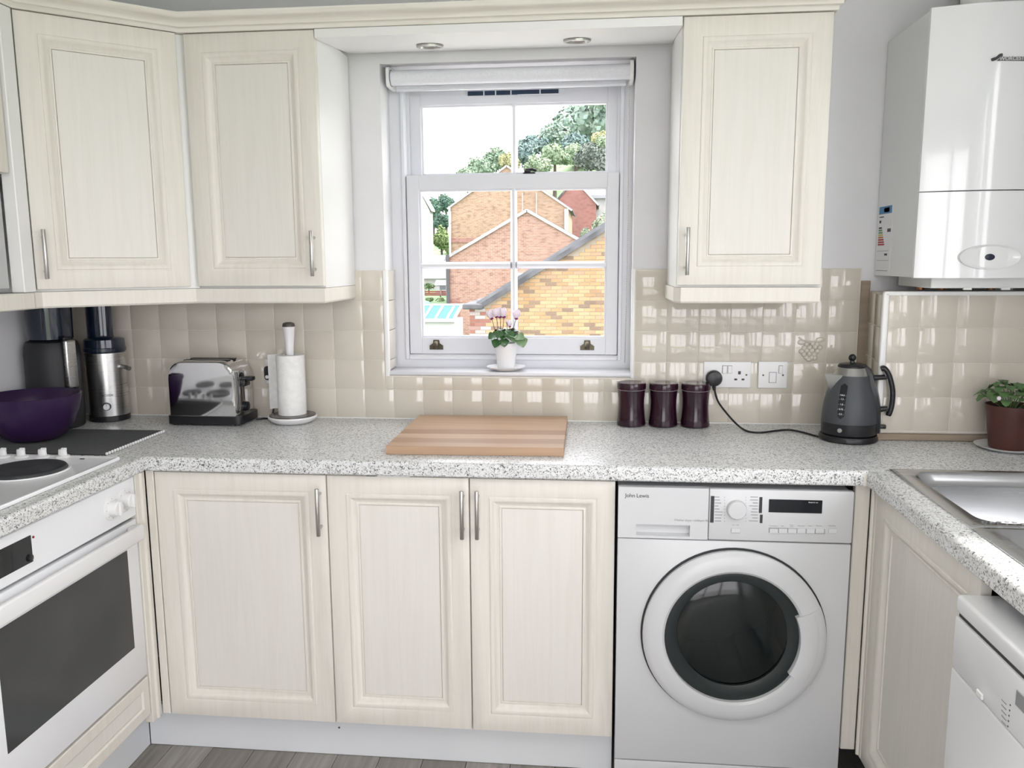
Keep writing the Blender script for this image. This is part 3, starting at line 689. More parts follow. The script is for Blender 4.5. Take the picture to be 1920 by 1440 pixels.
# ---------------------------------------------------------------- washing machine
wm = thing('washing_machine', 'white front loading washing machine with round dark glass door', 'washing machine', (2.195, -.32, 0))
WF = -.600; wx0, wx1 = 1.899, 2.493
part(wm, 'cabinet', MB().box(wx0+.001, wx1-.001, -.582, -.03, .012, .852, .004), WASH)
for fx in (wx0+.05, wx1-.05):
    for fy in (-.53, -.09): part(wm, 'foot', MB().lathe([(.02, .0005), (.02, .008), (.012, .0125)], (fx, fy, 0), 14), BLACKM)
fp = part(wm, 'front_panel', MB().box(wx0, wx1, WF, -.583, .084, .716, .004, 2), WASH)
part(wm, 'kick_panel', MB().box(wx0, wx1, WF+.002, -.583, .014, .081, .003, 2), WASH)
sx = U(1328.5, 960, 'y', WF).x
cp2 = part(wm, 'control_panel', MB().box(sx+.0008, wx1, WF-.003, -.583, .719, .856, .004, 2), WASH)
a = U(1193, 982, 'y', WF); e = U(1293, 1006, 'y', WF)
m = MB(); X0, X1, Z0, Z1 = wx0, sx-.0008, .719, .856
m.box(X0, a.x, WF-.003, -.583, Z0, Z1).box(e.x, X1, WF-.003, -.583, Z0, Z1).box(a.x, e.x, WF-.003, -.583, a.z, Z1).box(a.x, e.x, WF-.003, -.583, Z0, e.z)
dw = part(wm, 'detergent_drawer', m, WASH)
m = MB().prism([(WF-.002, e.z+.0005), (WF+.0155, e.z+.004), (WF+.0155, a.z), (WF+.0165, a.z), (WF+.0165, e.z), (WF-.002, e.z)], 'x', a.x, e.x); part(dw, 'drawer_grip', m, WASH)
fy = WF-.0034
def FM(u, v, y=fy): c = U(u, v, 'y', y); return frame_M(c, (1, 0, 0), (0, 0, 1))
text(dw, 'John Lewis', .0150, FM(1172, 929), DARKP, space=.95)
text(dw, 'Washer dryer 1600rpm 9kg', .0080, FM(1264, 975), GREYP)
c = U(1382, 957, 'y', WF-.012)
m = MB().lathe([(.0255, 0), (.0255, .003), (.0235, .014), (.021, .016), (.0, .0165)], (c.x, WF-.003, c.z), 32, 'y'); part(cp2, 'programme_dial', m, WASH)
for (u0, u1, v0, v1) in ((1333, 1338, 930, 980), (1424, 1428.5, 932, 962), (1425, 1429.5, 965, 981)):
    p, q = U(u0, v0, 'y', fy), U(u1, v1, 'y', fy); part(cp2, 'printed_bar', MB().box(p.x, q.x, fy, fy+.0006, q.z, p.z), DARKP)
m = MB(); random.seed(3)
for k in range(9):
    v = 932+k*5.6
    for u0, wd in ((1340, random.uniform(7, 15)), (1420-random.uniform(8, 17), 0)):
        u1 = u0+wd if wd else 1421
        p, q = U(u0, v-.9, 'y', fy), U(u1, v+.9, 'y', fy); m.box(p.x, q.x, fy, fy+.0004, q.z, p.z)
    for u in (1358.5, 1398.5):
        p = U(u, v+.5, 'y', fy); m.box(p.x-.0009, p.x+.0009, fy, fy+.0004, p.z-.0009, p.z+.0009)
part(cp2, 'printed_programmes', m, GREYP, kind='stuff')
p, q = U(1442, 936, 'y', fy), U(1541, 963, 'y', fy)
dsp = part(cp2, 'display', MB().box(p.x, q.x, fy-.0008, fy+.002, q.z, p.z, .0006), BGLASS, label='black display window')
text(dsp, 'Ready for use', .0042, FM(1516, 942, fy-.0010), PALEP)
p, q = U(1371, 990, 'y', fy), U(1388, 999, 'y', fy); part(cp2, 'power_button', MB().box(p.x, q.x, fy-.004, fy+.001, q.z, p.z, .0015), WASH)
text(cp2, 'On / Off', .0045, FM(1379, 984.5), GREYP, align='CENTER')
for k in range(7):
    u0 = 1442+k*17.2 if k < 6 else 1552.5
    p, q = U(u0+.8, 991, 'y', fy), U(u0+16.4, 1000, 'y', fy); part(cp2, 'option_button', MB().box(p.x, q.x, fy-.003, fy+.001, q.z, p.z, .0008), WASH)
for k, s_ in enumerate(('Temperature', 'Spin', 'Rinse\nhold', 'Time save', 'Delay', 'Easy iron', 'Start Pause')):
    text(cp2, s_, .0040, FM(1450+k*17.2 if k < 6 else 1560.5, 986), GREYP, align='CENTER')
p, q = U(1442, 990, 'y', fy), U(1546, 1001, 'y', fy); part(cp2, 'button_surround', MB().box(p.x-.0008, q.x+.0008, fy+.0001, fy+.0006, q.z-.0008, p.z+.0008), GREYP)
# door
c = Vector((2.203, 0, .459)); RO, RI = .2355, .179
seg = 72
def arc_loops(prof, a0, a1, n, closed):
    out = []
    for r, hgt in prof: out.append([(c.x+r*math.cos(a0+(a1-a0)*k/n), WF-hgt, c.z+r*math.sin(a0+(a1-a0)*k/n)) for k in range(n if closed else n+1)])
    return out
ring = [(RO, 0), (RO, .016), (RO-.004, .021), (RO-.016, .026), (RI+.020, .030), (RI+.006, .029), (RI, .024), (RI-.002, .004)]
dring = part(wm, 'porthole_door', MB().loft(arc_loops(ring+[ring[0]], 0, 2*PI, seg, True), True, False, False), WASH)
part(dring, 'door_shadow_gap', MB().loft(arc_loops([(RO+.0045, 0), (RO+.0045, .006), (RO-.001, .006), (RO-.001, 0), (RO+.0045, 0)], 0, 2*PI, seg, True), True, False, False), BLACKM)
hp = [(RO+.0008, .003), (RO+.0008, .018), (RO-.004, .0235), (RO-.016, .0285), (RI+.034, .031), (RI+.030, .034), (RI+.004, .035), (RI-.010, .031), (RI-.012, .022), (RI-.010, .006)]
a0, a1 = math.radians(-32), math.radians(23)
m = MB(); n = 18; pts = []
for k in range(n+1):
    a = a0+(a1-a0)*k/n; pts.append([(c.x+r*math.cos(a), WF-hgt, c.z+r*math.sin(a)) for r, hgt in hp])
m.loft(pts); part(dring, 'door_handle', m, WASH)
part(dring, 'glass_flange', MB().lathe([(RI-.001, .004), (RI-.001, .014), (RI-.012, .016), (RI-.040, .010), (RI-.042, .004)], (c.x, WF, c.z), 64, 'y'), DGLASS2)
part(dring, 'glass_bowl', MB().lathe([(RI-.036, .008), (RI-.038, .014), (.12, .019), (.08, .022), (.03, .0235), (0, .024)], (c.x-.004, WF, c.z+.012), 64, 'y'), DGLASS, label='dark curved porthole glass')

# ---------------------------------------------------------------- sink cabinet, dishwasher (right run)
t = thing('base_cabinet', 'cream base cabinet under the sink beside the dishwasher', 'cabinet', (2.8, -.9, .13))
part(t, 'body', MB().box(2.562, 3.10, -1.180, -.625, .133, .715), WHITEM)
door(t, Mxy(2.5605, -.6225, DB, '-x'), .5575, DT-DB)
dwm = thing('dishwasher', 'white freestanding dishwasher under the draining end of the worktop', 'dishwasher', (2.8, -1.48, 0))
DXF = 2.498; dy1, dy0 = -1.1835, -1.782
part(dwm, 'cabinet', MB().box(DXF+.03, 3.09, dy0+.002, dy1-.002, .012, .826, .004), WHITE)
for fx in (2.60, 3.04):
    for fy_ in (dy0+.06, dy1-.06): part(dwm, 'foot', MB().lathe([(.02, .0005), (.02, .008), (.012, .0125)], (fx, fy_, 0), 14), BLACKM)
g1 = U(1793, 1152, 'x', DXF).z
part(dwm, 'top_rail', MB().box(DXF, DXF+.10, dy0, dy1, g1+.004, .832, .007, 3), WHITE)
g2 = U(1831, 1305, 'x', DXF).z
dcp = part(dwm, 'control_panel', MB().box(DXF+.001, DXF+.029, dy0, dy1, g2+.0012, g1-.004, .003, 2), WHITE)
part(dwm, 'dishwasher_door', MB().box(DXF+.001, DXF+.029, dy0, dy1, .10, g2-.0012, .003, 2), WHITE)
part(dwm, 'kick_panel', MB().box(DXF+.03, DXF+.045, dy0+.004, dy1-.004, .012, .096, .002), WHITE)
part(dwm, 'grip_recess', MB().box(DXF+.006, DXF+.0295, dy0+.004, dy1-.004, g1-.0035, g1+.0035), BLACKM)
p = U(1838, 1302, 'x', DXF); part(dcp, 'release_catch', MB().box(DXF-.003, DXF+.002, p.y-.011, p.y+.011, p.z-.006, p.z+.006, .002), WHITEP)
m = MB()
for k in range(5):
    p = U(1893-k*1.1, 1322+k*10, 'x', DXF); m.lathe([(.0016, -.0006), (.0016, .0004)], (DXF+.001, p.y, p.z), 10, '-x')
part(dcp, 'indicator_dots', m, DARKP)
m = MB()
for k in range(5):
    p = U(1877, 1311+k*10, 'x', DXF); q = U(1886, 1319+k*10, 'x', DXF); m.box(DXF+.0004, DXF+.0012, q.y, p.y, p.z-.0011, p.z+.0005)
part(dcp, 'printed_symbols', m, GREYP)
p = U(1906, 1292, 'x', DXF); part(dcp, 'display', MB().box(DXF-.0005, DXF+.003, p.y-.07, p.y, p.z-.026, p.z, .0008), P('grey_display', (.28, .29, .30), .2))

# sink
sk = thing('inset_sink', 'stainless steel inset sink with single bowl and drainer', 'sink', (2.82, -1.05, ZT))
def lp(x0, x1, y0, y1, r, z, n=6): return [(x, y, z) for x, y in rrect(x0, x1, y0, y1, r, n)]
x0, x1, y0, y1 = SK['x0'], SK['x1'], SK['y0'], SK['y1']; ys = -1.045
bz = ZT+.0005
m = MB().loft([lp(x0, x1, ys, y1, .004, bz), lp(x0, x1, ys, y1, .006, bz+.0022), lp(x0+.004, x1-.004, ys+.001, y1-.004, .012, bz+.004), lp(x0+.036, x1-.036, ys+.030, y1-.030, .050, bz+.0035),
      lp(x0+.040, x1-.040, ys+.034, y1-.034, .050, bz-.002), lp(x0+.048, x1-.048, ys+.042, y1-.042, .050, bz-.012), lp(x0+.050, x1-.050, ys+.044, y1-.046, .050, bz-.020), lp(x0+.060, x1-.060, ys+.054, y1-.058, .055, bz-.024),
      lp(x0+.068, x1-.068, ys+.060, y1-.068, .06, bz-.15), lp(x0+.085, x1-.085, ys+.078, y1-.086, .06, bz-.168), lp(x0+.20, x1-.20, ys+.19, y1-.19, .03, bz-.172)], True, False, True)
part(sk, 'bowl', m, SINKS, smooth=60)
part(sk, 'waste', MB().lathe([(.035, bz-.171), (.033, bz-.168), (.012, bz-.169), (.0, bz-.169)], ((x0+x1)/2, (ys+y1)/2, 0), 24), CHROME)
m = MB().loft([lp(x0, x1, y0, ys, .006, bz), lp(x0, x1, y0, ys, .006, bz+.0022), lp(x0+.004, x1-.004, y0+.004, ys-.001, .012, bz+.004), lp(x0+.036, x1-.036, y0+.034, ys-.012, .03, bz+.0035), lp(x0+.046, x1-.046, y0+.044, ys-.022, .03, bz-.005)], True, False, True)
part(sk, 'drainer', m, SINKS, smooth=60)
m = MB()
for k in range(7):
    xx = x0+.09+k*.052; m.tube([(xx, ys-.05, bz-.0045), (xx, y0+.08, bz-.0045)], .006, 8, flat=.5)
part(sk, 'drainer_ribs', m, SINKS)
random.seed(11); m = MB()
for k in range(26):
    xx = x0+.01+random.random()*.02+random.random()**2*.25; yy = -1.03+random.uniform(-.02, .025)
    r = random.uniform(.0025, .006); m.sph((xx, yy, bz+.0038), r, 2, (1.4, .8, .25))
part(sk, 'water_drops', m, P('water', (1, 1, 1), .02, trans=1., ior=1.33), kind='stuff')

# ---------------------------------------------------------------- boiler
bo = thing('boiler', 'white wall hung gas boiler with curved gloss front', 'boiler', (2.89, 0, 1.345))
bx0, bx1 = 2.702, 3.082
def bplan(dx=0, dy=0):
    f = [(bx0+dx+(bx1-bx0-2*dx)*k/16, -.326-.036*math.sin(PI*k/16)+dy) for k in range(17)]
    return f
GLOSS = P('white_gloss_casing', (.80, .81, .815), .10, coat=.6)
SIDE = P('white_satin_casing', (.80, .81, .80), .35)
part(bo, 'casing', MB().prism([(bx0+.001, -.004), (bx0+.001, -.312), (bx1-.001, -.312), (bx1-.001, -.004)], 'z', 1.389, 2.083), SIDE)
for z0, z1, n_ in ((1.6185, 2.088, 'upper_front'), (1.387, 1.6155, 'lower_front')):
    pl = bplan()+[(bx1, -.3125), (bx0, -.3125)]
    o = part(bo, n_, MB().prism(pl, 'z', z0, z1), GLOSS, smooth=30)
    if n_ == 'lower_front': lf = o
    else: uf = o
part(bo, 'chassis', MB().box(2.760, 3.06, -.300, -.05, 1.358, 1.388, .002), SIDE)
m = MB()
for xx in (2.845, 2.945): m.box(xx, xx+.022, -.304, -.296, 1.353, 1.361, .001)
part(bo, 'chassis_tab', m, SIDE)
for xx in (2.80, 2.86, 2.93, 3.0): part(bo, 'pipe', MB().lathe([(.011, 1.3475), (.011, 1.359)], (xx, -.12, 0), 14), P('copper', (.45, .2, .1), .35, 1))
yc = -.362
oc = U(1856, 482, 'y', yc)
el = lambda rx, rz, y, n=40: [(oc.x+rx*math.cos(2*PI*k/n), y, oc.z+rz*math.sin(2*PI*k/n)) for k in range(n)]
ovl = part(lf, 'badge_recess', MB().loft([el(.079, .0345, yc+.012), el(.077, .033, yc-.003), el(.068, .027, yc+.0015), el(.012, .008, yc+.002), el(.001, .001, yc+.002)], True, True, True), GLOSS)
part(lf, 'power_button', MB().loft([el(.0125, .0085, yc+.003), el(.0125, .0085, yc-.0008), el(.010, .0065, yc-.0018)]), P('navy_button', (.012, .015, .035), .25))
# maker's mark
lc = U(1858, 113, 'y', -.357)
def LP(u, v, y=-.3595): q = U(u, v, 'y', y); return (q.x, q.z)
yl = -.3625
sw = [(1858, 110), (1862, 108.5), (1866, 107.5), (1873, 101.5), (1877, 100.7), (1879, 101.5), (1878.5, 107), (1876.5, 106), (1874, 108), (1866, 113.5), (1861, 115), (1858.5, 114)]
part(uf, 'emblem', MB().prism([LP(*q) for q in sw], 'y', yl-.0015, yl+.006), DARKP, label='dark swoosh emblem')
q0, q1 = LP(1870, 107.0), LP(1945, 115)
part(uf, 'name_band', MB().prism([LP(1868, 114.5), (q1[0], q1[1]), (q1[0], q0[1]), LP(1876, 107)], 'y', yl-.0006, yl+.006), P('grey_band', (.16, .16, .17), .4))
text(uf, 'WORCESTER', .0135, frame_M((LP(1872.5, 111)[0], yl-.0012, LP(1872, 111)[1]), (1, 0, 0), (0, 0, 1)), P('silver_letters', (.75, .75, .76), .3), space=.92)
c = U(1888, 533, 'y', -.3)
part(bo, 'rating_label', MB().box(c.x-.075, c.x-.01, -.3008, -.3, 1.3665, 1.3795), WHITEP)
# energy label on the side
xl = bx0+.0006
def strip(u0, v0, u1, v1, mat_, nm='label_bar'):
    p, q = U(u0, v0, 'x', xl), U(u1, v1, 'x', xl); y0_, y1_ = sorted((p.y, q.y))
    part(lab, nm, MB().box(xl-.0006, xl+.0004, y0_, y1_, min(p.z, q.z), max(p.z, q.z)), mat_)
p, q = U(1647, 388, 'x', xl), U(1664, 514, 'x', xl)
lab = part(bo, 'energy_label', MB().box(xl-.0003, xl+.0006, q.y-.012, -.012, q.z, p.z), WHITEP, label='energy rating sticker')
cols = dict(blue=P('label_blue', (.06, .22, .42), .5), lb=P('label_pale_blue', (.25, .45, .62), .5), dk=DARKP, gr=P('label_green', (.12, .3, .12), .5), ye=P('label_yellow', (.6, .5, .1), .5), og=P('label_orange', (.5, .2, .04), .5), rd=P('label_red', (.4, .03, .03), .5))
ya, yb = -.014, q.y-.010
def lbar(z0, z1, f0, f1, k):
    y0_, y1_ = ya+(yb-ya)*f0, ya+(yb-ya)*f1
    part(lab, 'label_bar', MB().box(xl-.0008, xl+.0003, y1_, y0_, p.z+(q.z-p.z)*z1, p.z+(q.z-p.z)*z0), cols[k])
lbar(.01, .12, .04, .96, 'blue'); lbar(.035, .10, .40, .80, 'lb')
lbar(.155, .17, .1, .4, 'dk'); lbar(.21, .25, .1, .22, 'dk')
for k, cc in enumerate(('dk', 'gr', 'gr', 'ye', 'og', 'rd', 'rd', 'rd')): lbar(.31+k*.035, .31+k*.035+.024, .08, .30+k*.035, cc)
lbar(.34, .39, .72, .95, 'dk'); lbar(.66, .664, .05, .9, 'dk'); lbar(.70, .73, .6, .8, 'dk'); lbar(.80, .804, .05, .9, 'dk'); lbar(.95, .956, .05, .9, 'dk')
m = MB().lathe([(.062, 2.0835), (.062, 2.12), (.050, 2.123), (.050, 2.19)], (2.90, -.14, 0), 28)
m.tube(bez([(2.90, -.14, 2.185), (2.90, -.135, 2.215), (2.90, -.105, 2.24), (2.90, -.06, 2.25), (2.90, -.002, 2.25)], 5), .05, 24)
part(bo, 'flue', m, WHITEP)
# ---------------------------------------------------------------- things on the worktop
# toaster
t = thing('toaster', 'polished chrome two slot toaster on the worktop', 'toaster', (.565, -.105, ZT))
def tprof(i, y):
    x0, x1, z0, z1, r = .446+i, .676-i, .942, 1.122-i, .055
    p = [(x0, z0), (x1, z0)]
    for cx, a0 in ((x1-r, 0), (x0+r, PI/2)):
        for k in range(9):
            a = a0+PI/2*k/8; p.append((cx+r*math.cos(a), z1-r+r*math.sin(a)))
    return [(x, y, z) for x, z in p]
part(t, 'shell', MB().loft([tprof(.012, -.1745), tprof(.004, -.173), tprof(0, -.167), tprof(0, -.044), tprof(.004, -.038), tprof(.012, -.0365)]), CHROME, smooth=40)
part(t, 'base', MB().prism(rrect(.438, .692, -.180, -.030, .02, 5), 'z', .916, .9425), BLACK)
for fx in (.46, .67):
    for fy_ in (-.16, -.05): part(t, 'foot', MB().lathe([(.009, ZT+.0004), (.009, .9165)], (fx, fy_, 0), 12), BLACKM)
for sy in (-.128, -.082): part(t, 'bread_slot', MB().box(.488, .640, sy-.013, sy+.013, 1.1195, 1.1228, .001), BLACKM)
part(t, 'lever_slot', MB().box(.6755, .677, -.111, -.107, .985, 1.075), BLACKM)
m = MB().box(.676, .712, -.124, -.094, 1.052, 1.066, .004, 2).box(.676, .690, -.132, -.086, 1.034, 1.058, .004, 2); part(t, 'lever', m, BLACK)
part(t, 'timer_knob', MB().lathe([(.016, 0), (.015, .012), (.012, .014)], (.676, -.109, .966), 18, 'x'), BLACK)
# toaster plug and socket behind the paper towel
def plate(name, label, x0, x1, z0, z1): 
    o = thing(name, label, 'socket', ((x0+x1)/2, 0, z0)); part(o, 'face_plate', MB().box(x0, x1, -.0155, -.0073, z0, z1, .002, 2), WHITEP); return o
sk1 = plate('wall_socket', 'white socket on the tiles behind the paper towel', .714, .800, 1.028, 1.113)
t = thing('plug', 'black plug in the socket behind the paper towel', 'plug', (.742, -.03, 1.05))
part(t, 'plug_body', MB().prism(rrect(.722, .772, 1.044, 1.092, .010, 4), 'y', -.0160, -.046), BLACK)
part(t, 'plug_button', MB().lathe([(.006, 0), (.006, .0018)], (.7315, -.046, 1.055), 14, 'y'), WHITEP)
cord = bez([(.747, -.032, 1.045), (.750, -.034, 1.01), (.748, -.04, .95), (.735, -.045, .9155), (.715, -.06, .9142), (.697, -.072, .9142)], 8)
part(t, 'cord', MB().tube(cord, .0032, 8), BLACK)
# paper towel holder and roll
PX, PYY = .833, -.092
th = thing('towel_holder', 'white and taupe upright paper towel holder', 'towel holder', (PX, PYY, ZT))
part(th, 'base_dish', MB().lathe([(.052, ZT+.0005), (.062, ZT+.002), (.076, ZT+.012), (.081, ZT+.020), (.080, ZT+.024), (.077, ZT+.0245)], (PX, PYY, 0), 40), PORC)
part(th, 'base_top', MB().lathe([(.0765, ZT+.0235), (.075, ZT+.0275), (.060, ZT+.0285), (.0, ZT+.0285)], (PX, PYY, 0), 40), TAUPE)
pt = U(543, 604, 'y', PYY).z
part(th, 'pole', MB().lathe([(.013, ZT+.028), (.0125, pt-.13), (.0125, pt-.10), (.0145, pt-.07), (.0185, pt-.03), (.020, pt-.016), (.0198, pt-.0145)], (PX, PYY, 0), 28), PORC)
part(th, 'pole_cap', MB().lathe([(.0203, pt-.0145), (.0203, pt-.010), (.018, pt-.003), (.010, pt)], (PX, PYY, 0), 28), TAUPE)
ro = thing('paper_roll', 'white paper towel roll with loose end on the upright holder', 'paper roll', (PX, PYY, ZT+.029))
rz0, rz1 = ZT+.0290, 1.137
RR = .0455
ringp = [(.0215, rz0), (RR, rz0), (RR+.0004, rz1-.002), (RR-.001, rz1), (.0225, rz1), (.0215, rz1-.001)]
m = MB().loft([[(PX+r*math.cos(2*PI*k/40), PYY+r*math.sin(2*PI*k/40), z) for k in range(40)] for r, z in ringp+[ringp[0]]], True, False, False)
part(ro, 'roll', m, PAPER)
part(ro, 'core', MB().loft([[(PX+r*math.cos(2*PI*k/28), PYY+r*math.sin(2*PI*k/28), z) for k in range(28)] for r, z in ((.0214, rz0), (.0214, rz1-.004), (.0195, rz1-.004), (.0195, rz0), (.0214, rz0))], True, False, False), P('cardboard_core', (.25, .2, .15), .9))
pts = bez([(PX-.012, PYY+RR, 0), (PX-.030, PYY+RR-.002, 0), (PX-.052, PYY+RR-.010, 0), (PX-.072, PYY+RR-.020, 0), (PX-.082, PYY+RR-.034, 0)], 5)
m = MB(); n = len(pts)
vs = [(p.x, p.y+d, z) for z in (rz0+.012, rz1-.003) for d in (0, .0006) for p in pts]
fs = []
for k in range(n-1):
    fs += [(k, k+1, 2*n+k+1, 2*n+k), (n+k, 3*n+k, 3*n+k+1, n+k+1), (k, n+k, n+k+1, k+1), (2*n+k, 2*n+k+1, 3*n+k+1, 3*n+k)]
fs += [(0, 2*n, 3*n, n), (n-1, 2*n-1, 4*n-1, 3*n-1)]
part(ro, 'loose_sheet', m.add(vs, fs), PAPER)
# chopping board of glued staves
ZBd = .9345
fl, fr_, brr, bl_ = U(723, 836, 'z', ZBd), U(1057, 840, 'z', ZBd), U(1064, 780, 'z', ZBd), U(786, 778, 'z', ZBd)
BOARDM = rnd_mat('beech_stave', [(0, (.40, .245, .15)), (.4, (.52, .345, .225)), (1, (.60, .42, .29))], .5, .1, 9)
_t = BOARDM.node_tree; _n = [q for q in _t.nodes if q.type == 'TEX_NOISE'][0]; _m = [q for q in _t.nodes if q.type == 'MAPPING'][0]; _m.inputs['Scale'].default_value = (.35, 6, 6)
t = thing('chopping_board', 'thick wooden chopping board on the worktop below the window', 'chopping board', ((fl.x+fr_.x)/2, (fl.y+brr.y)/2, ZT))
random.seed(5)
cuts = [0, .10, .24, .36, .50, .64, .76, .89, 1]
def lerp(p, q, f): return p+(q-p)*f
for k in range(8):
    g0, g1_ = cuts[k], cuts[k+1]-.0006
    qs = [lerp(fl, bl_, g0), lerp(fr_, brr, g0), lerp(fr_, brr, g1_), lerp(fl, bl_, g1_)]
    i = .0012
    m = MB().loft([[(q.x, q.y, ZT+.001) for q in qs], [(q.x, q.y, ZBd-.0012) for q in qs], [(q.x+(i if n_ in (0, 3) else -i), q.y+(i if n_ in (0, 1) and k == 0 else 0)-(i if n_ in (2, 3) and k == 7 else 0), ZBd) for n_, q in enumerate(qs)]])
    part(t, 'stave', m, BOARDM, smooth=30)
# canisters
for u, vb, yy, lb in ((1183.5, 800, -.0560, 'plum glazed canister nearest the window of three by the socket'), (1243.5, 802, -.0585, 'middle plum glazed canister of the three by the socket'), (1303.5, 804, -.0610, 'plum glazed canister directly under the black plug')):
    x = U(u, 770, 'y', yy).x; t = thing('canister', lb, 'canister', (x, yy, ZT), group='plum storage canisters')
    H = .142
    part(t, 'jar', MB().lathe([(.040, ZT+.0004), (.0455, ZT+.003), (.0462, ZT+.010), (.0435, ZT+.030), (.0412, ZT+.060), (.0412, ZT+.085), (.0430, ZT+.108), (.0440, ZT+H-.026), (.042, ZT+H-.0235)], (x, yy, 0), 40), PLUM)
    part(t, 'lid', MB().lathe([(.043, ZT+H-.0235), (.0458, ZT+H-.0215), (.0462, ZT+H-.016), (.0462, ZT+H-.007), (.0445, ZT+H-.002), (.040, ZT+H-.0005), (.030, ZT+H-.0015), (0, ZT+H-.0015)], (x, yy, 0), 40), PLUM2)
    part(t, 'lid_seal', MB().lathe([(.0425, ZT+H-.0245), (.0432, ZT+H-.0242), (.0432, ZT+H-.0228), (.042, ZT+H-.0225)], (x, yy, 0), 32), P('clear_seal', (.5, .5, .5), .3))
# sockets right of the window
p, q = U(1320, 678, 'y', -.0155), U(1407, 727, 'y', -.0155)
s2 = thing('wall_socket', 'white double wall socket above the canisters and kettle cord', 'socket', ((p.x+q.x)/2, 0, q.z))
part(s2, 'face_plate', MB().box(p.x, q.x, -.0155, -.0073, q.z, p.z, .002, 2), WHITEP)
def sbox(o, nm, u0, v0, u1, v1, mt, y0=-.0170, y1=-.0150, bv=.0008):
    a_, b_ = U(u0, v0, 'y', -.0158), U(u1, v1, 'y', -.0158); return part(o, nm, MB().box(a_.x, b_.x, y0, y1, b_.z, a_.z, bv), mt)
SHAD = P('socket_shadow_line', (.30, .30, .31), .6)  # grey plates draw the shade line round switches and fuse holder
for u in (1355, 1365):
    sbox(s2, 'switch_shadow_line', u-1, 685, u+7.5, 700.5, SHAD, -.0158, -.0150, 0); sbox(s2, 'switch', u, 686, u+7, 700, WHITEP, -.0185)
for (u, v, w, h) in ((1386.5, 699, 2.4, 3), (1379.5, 711.5, 2.6, 1.6), (1393, 711.5, 2.6, 1.6)): sbox(s2, 'socket_hole', u-w, v-h, u+w, v+h, DARKP, -.0160, -.0150, 0)
for u in (1399.5,):
    c = U(u, 703, 'y', -.0158); part(s2, 'screw', MB().lathe([(.0030, 0), (.0030, .0010)], (c.x, -.0153, c.z), 12, 'y'), BRASS)
p, q = U(1423, 678, 'y', -.0155), U(1475, 728, 'y', -.0155)
s3 = thing('fused_switch', 'white fused spur switch on the tiles beside the double socket', 'switch', ((p.x+q.x)/2, 0, q.z))
part(s3, 'face_plate', MB().box(p.x, q.x, -.0155, -.0073, q.z, p.z, .002, 2), WHITEP)
sbox(s3, 'switch_shadow_line', 1460, 685, 1467.5, 700.5, SHAD, -.0158, -.0150, 0); sbox(s3, 'switch', 1461, 686, 1467, 700, WHITEP, -.0185)
sbox(s3, 'fuse_shadow_line', 1442, 697.5, 1455.5, 718, SHAD, -.0158, -.0150, 0); sbox(s3, 'fuse_holder', 1443, 698.5, 1454.5, 717, WHITEP, -.0172)
for u in (1431, 1468):
    c = U(u, 703.5, 'y', -.0158); part(s3, 'screw', MB().lathe([(.0030, 0), (.0030, .0010)], (c.x, -.0153, c.z), 12, 'y'), BRASS)
# kettle plug and cord, kettle
KX, KY = 2.584, -.224
c = U(1339.5, 710, 'y', -.035)
t = thing('plug', 'round black plug and cord in the double socket', 'plug', (c.x, -.03, c.z))
part(t, 'plug_body', MB().lathe([(.0255, .0005), (.0262, .006), (.0255, .020), (.022, .026), (.010, .0285), (0, .029)], (c.x, -.0160, c.z), 36, 'y'), BLACK)
cp = [(c.x, -.034, c.z-.022), (c.x+.001, -.036, c.z-.034), U(1346, 752, 'y', -.045), U(1361, 773, 'y', -.062), U(1381, 795, 'y', -.082)]
cp += [U(u, v, 'z', .9135) for u, v in ((1400, 808), (1425, 811), (1452, 808), (1478, 806), (1503, 810), (1528, 817))]+[(KX-.070, KY-.010, .9150)]
part(t, 'cord', MB().tube(bez(cp, 6), .0032, 8), BLACK)
part(t, 'cord_sleeve', MB().tube([(c.x, -.033, c.z-.018), (c.x, -.034, c.z-.028), (c.x+.0008, -.036, c.z-.038)], [.0075, .006, .0045], 10), BLACK)
kb = thing('kettle_stand', 'black round power stand under the grey kettle', 'kettle stand', (KX, KY, ZT))
part(kb, 'stand', MB().lathe([(.078, ZT+.0005), (.082, ZT+.004), (.0825, ZT+.012), (.079, ZT+.018), (.070, ZT+.0205), (.030, ZT+.021), (0, ZT+.021)], (KX, KY, 0), 44), BLACK)
kt = thing('kettle', 'slate grey kettle with black handle and steel collar', 'kettle', (KX, KY, ZT+.0215))
kz = ZT+.0215
KT = U(1599, 664, 'y', KY).z-kz     # height to the top of the knob
prof = [(.0755, .001), (.0765, .006), (.0775, .034)]
part(kt, 'base_band', MB().lathe([(.060, 0)]+prof+[(.0760, .0345)], (KX, KY, kz), 44), BLACK)
zt_ = KT-.060
grey = [(.0772, .0347), (.0770, .040), (.0755, .065), (.0715, .095), (.066, .120), (.058, .143), (.0510, zt_)]
part(kt, 'body', MB().lathe(grey, (KX, KY, kz), 48), GREYK)
part(kt, 'collar', MB().lathe([(.0505, zt_), (.0495, zt_+.001), (.0400, zt_+.021), (.0385, zt_+.0225)], (KX, KY, kz), 44), STEEL)
part(kt, 'lid', MB().lathe([(.0392, zt_+.0223), (.0392, zt_+.026), (.034, zt_+.032), (.022, zt_+.0345), (.007, zt_+.035), (.006, KT-.021), (.006, KT-.018)], (KX, KY, kz), 36), BLACK)
part(kt, 'lid_knob', MB().sph((KX, KY, kz+KT-.0105), .0108, 3), BLACK)
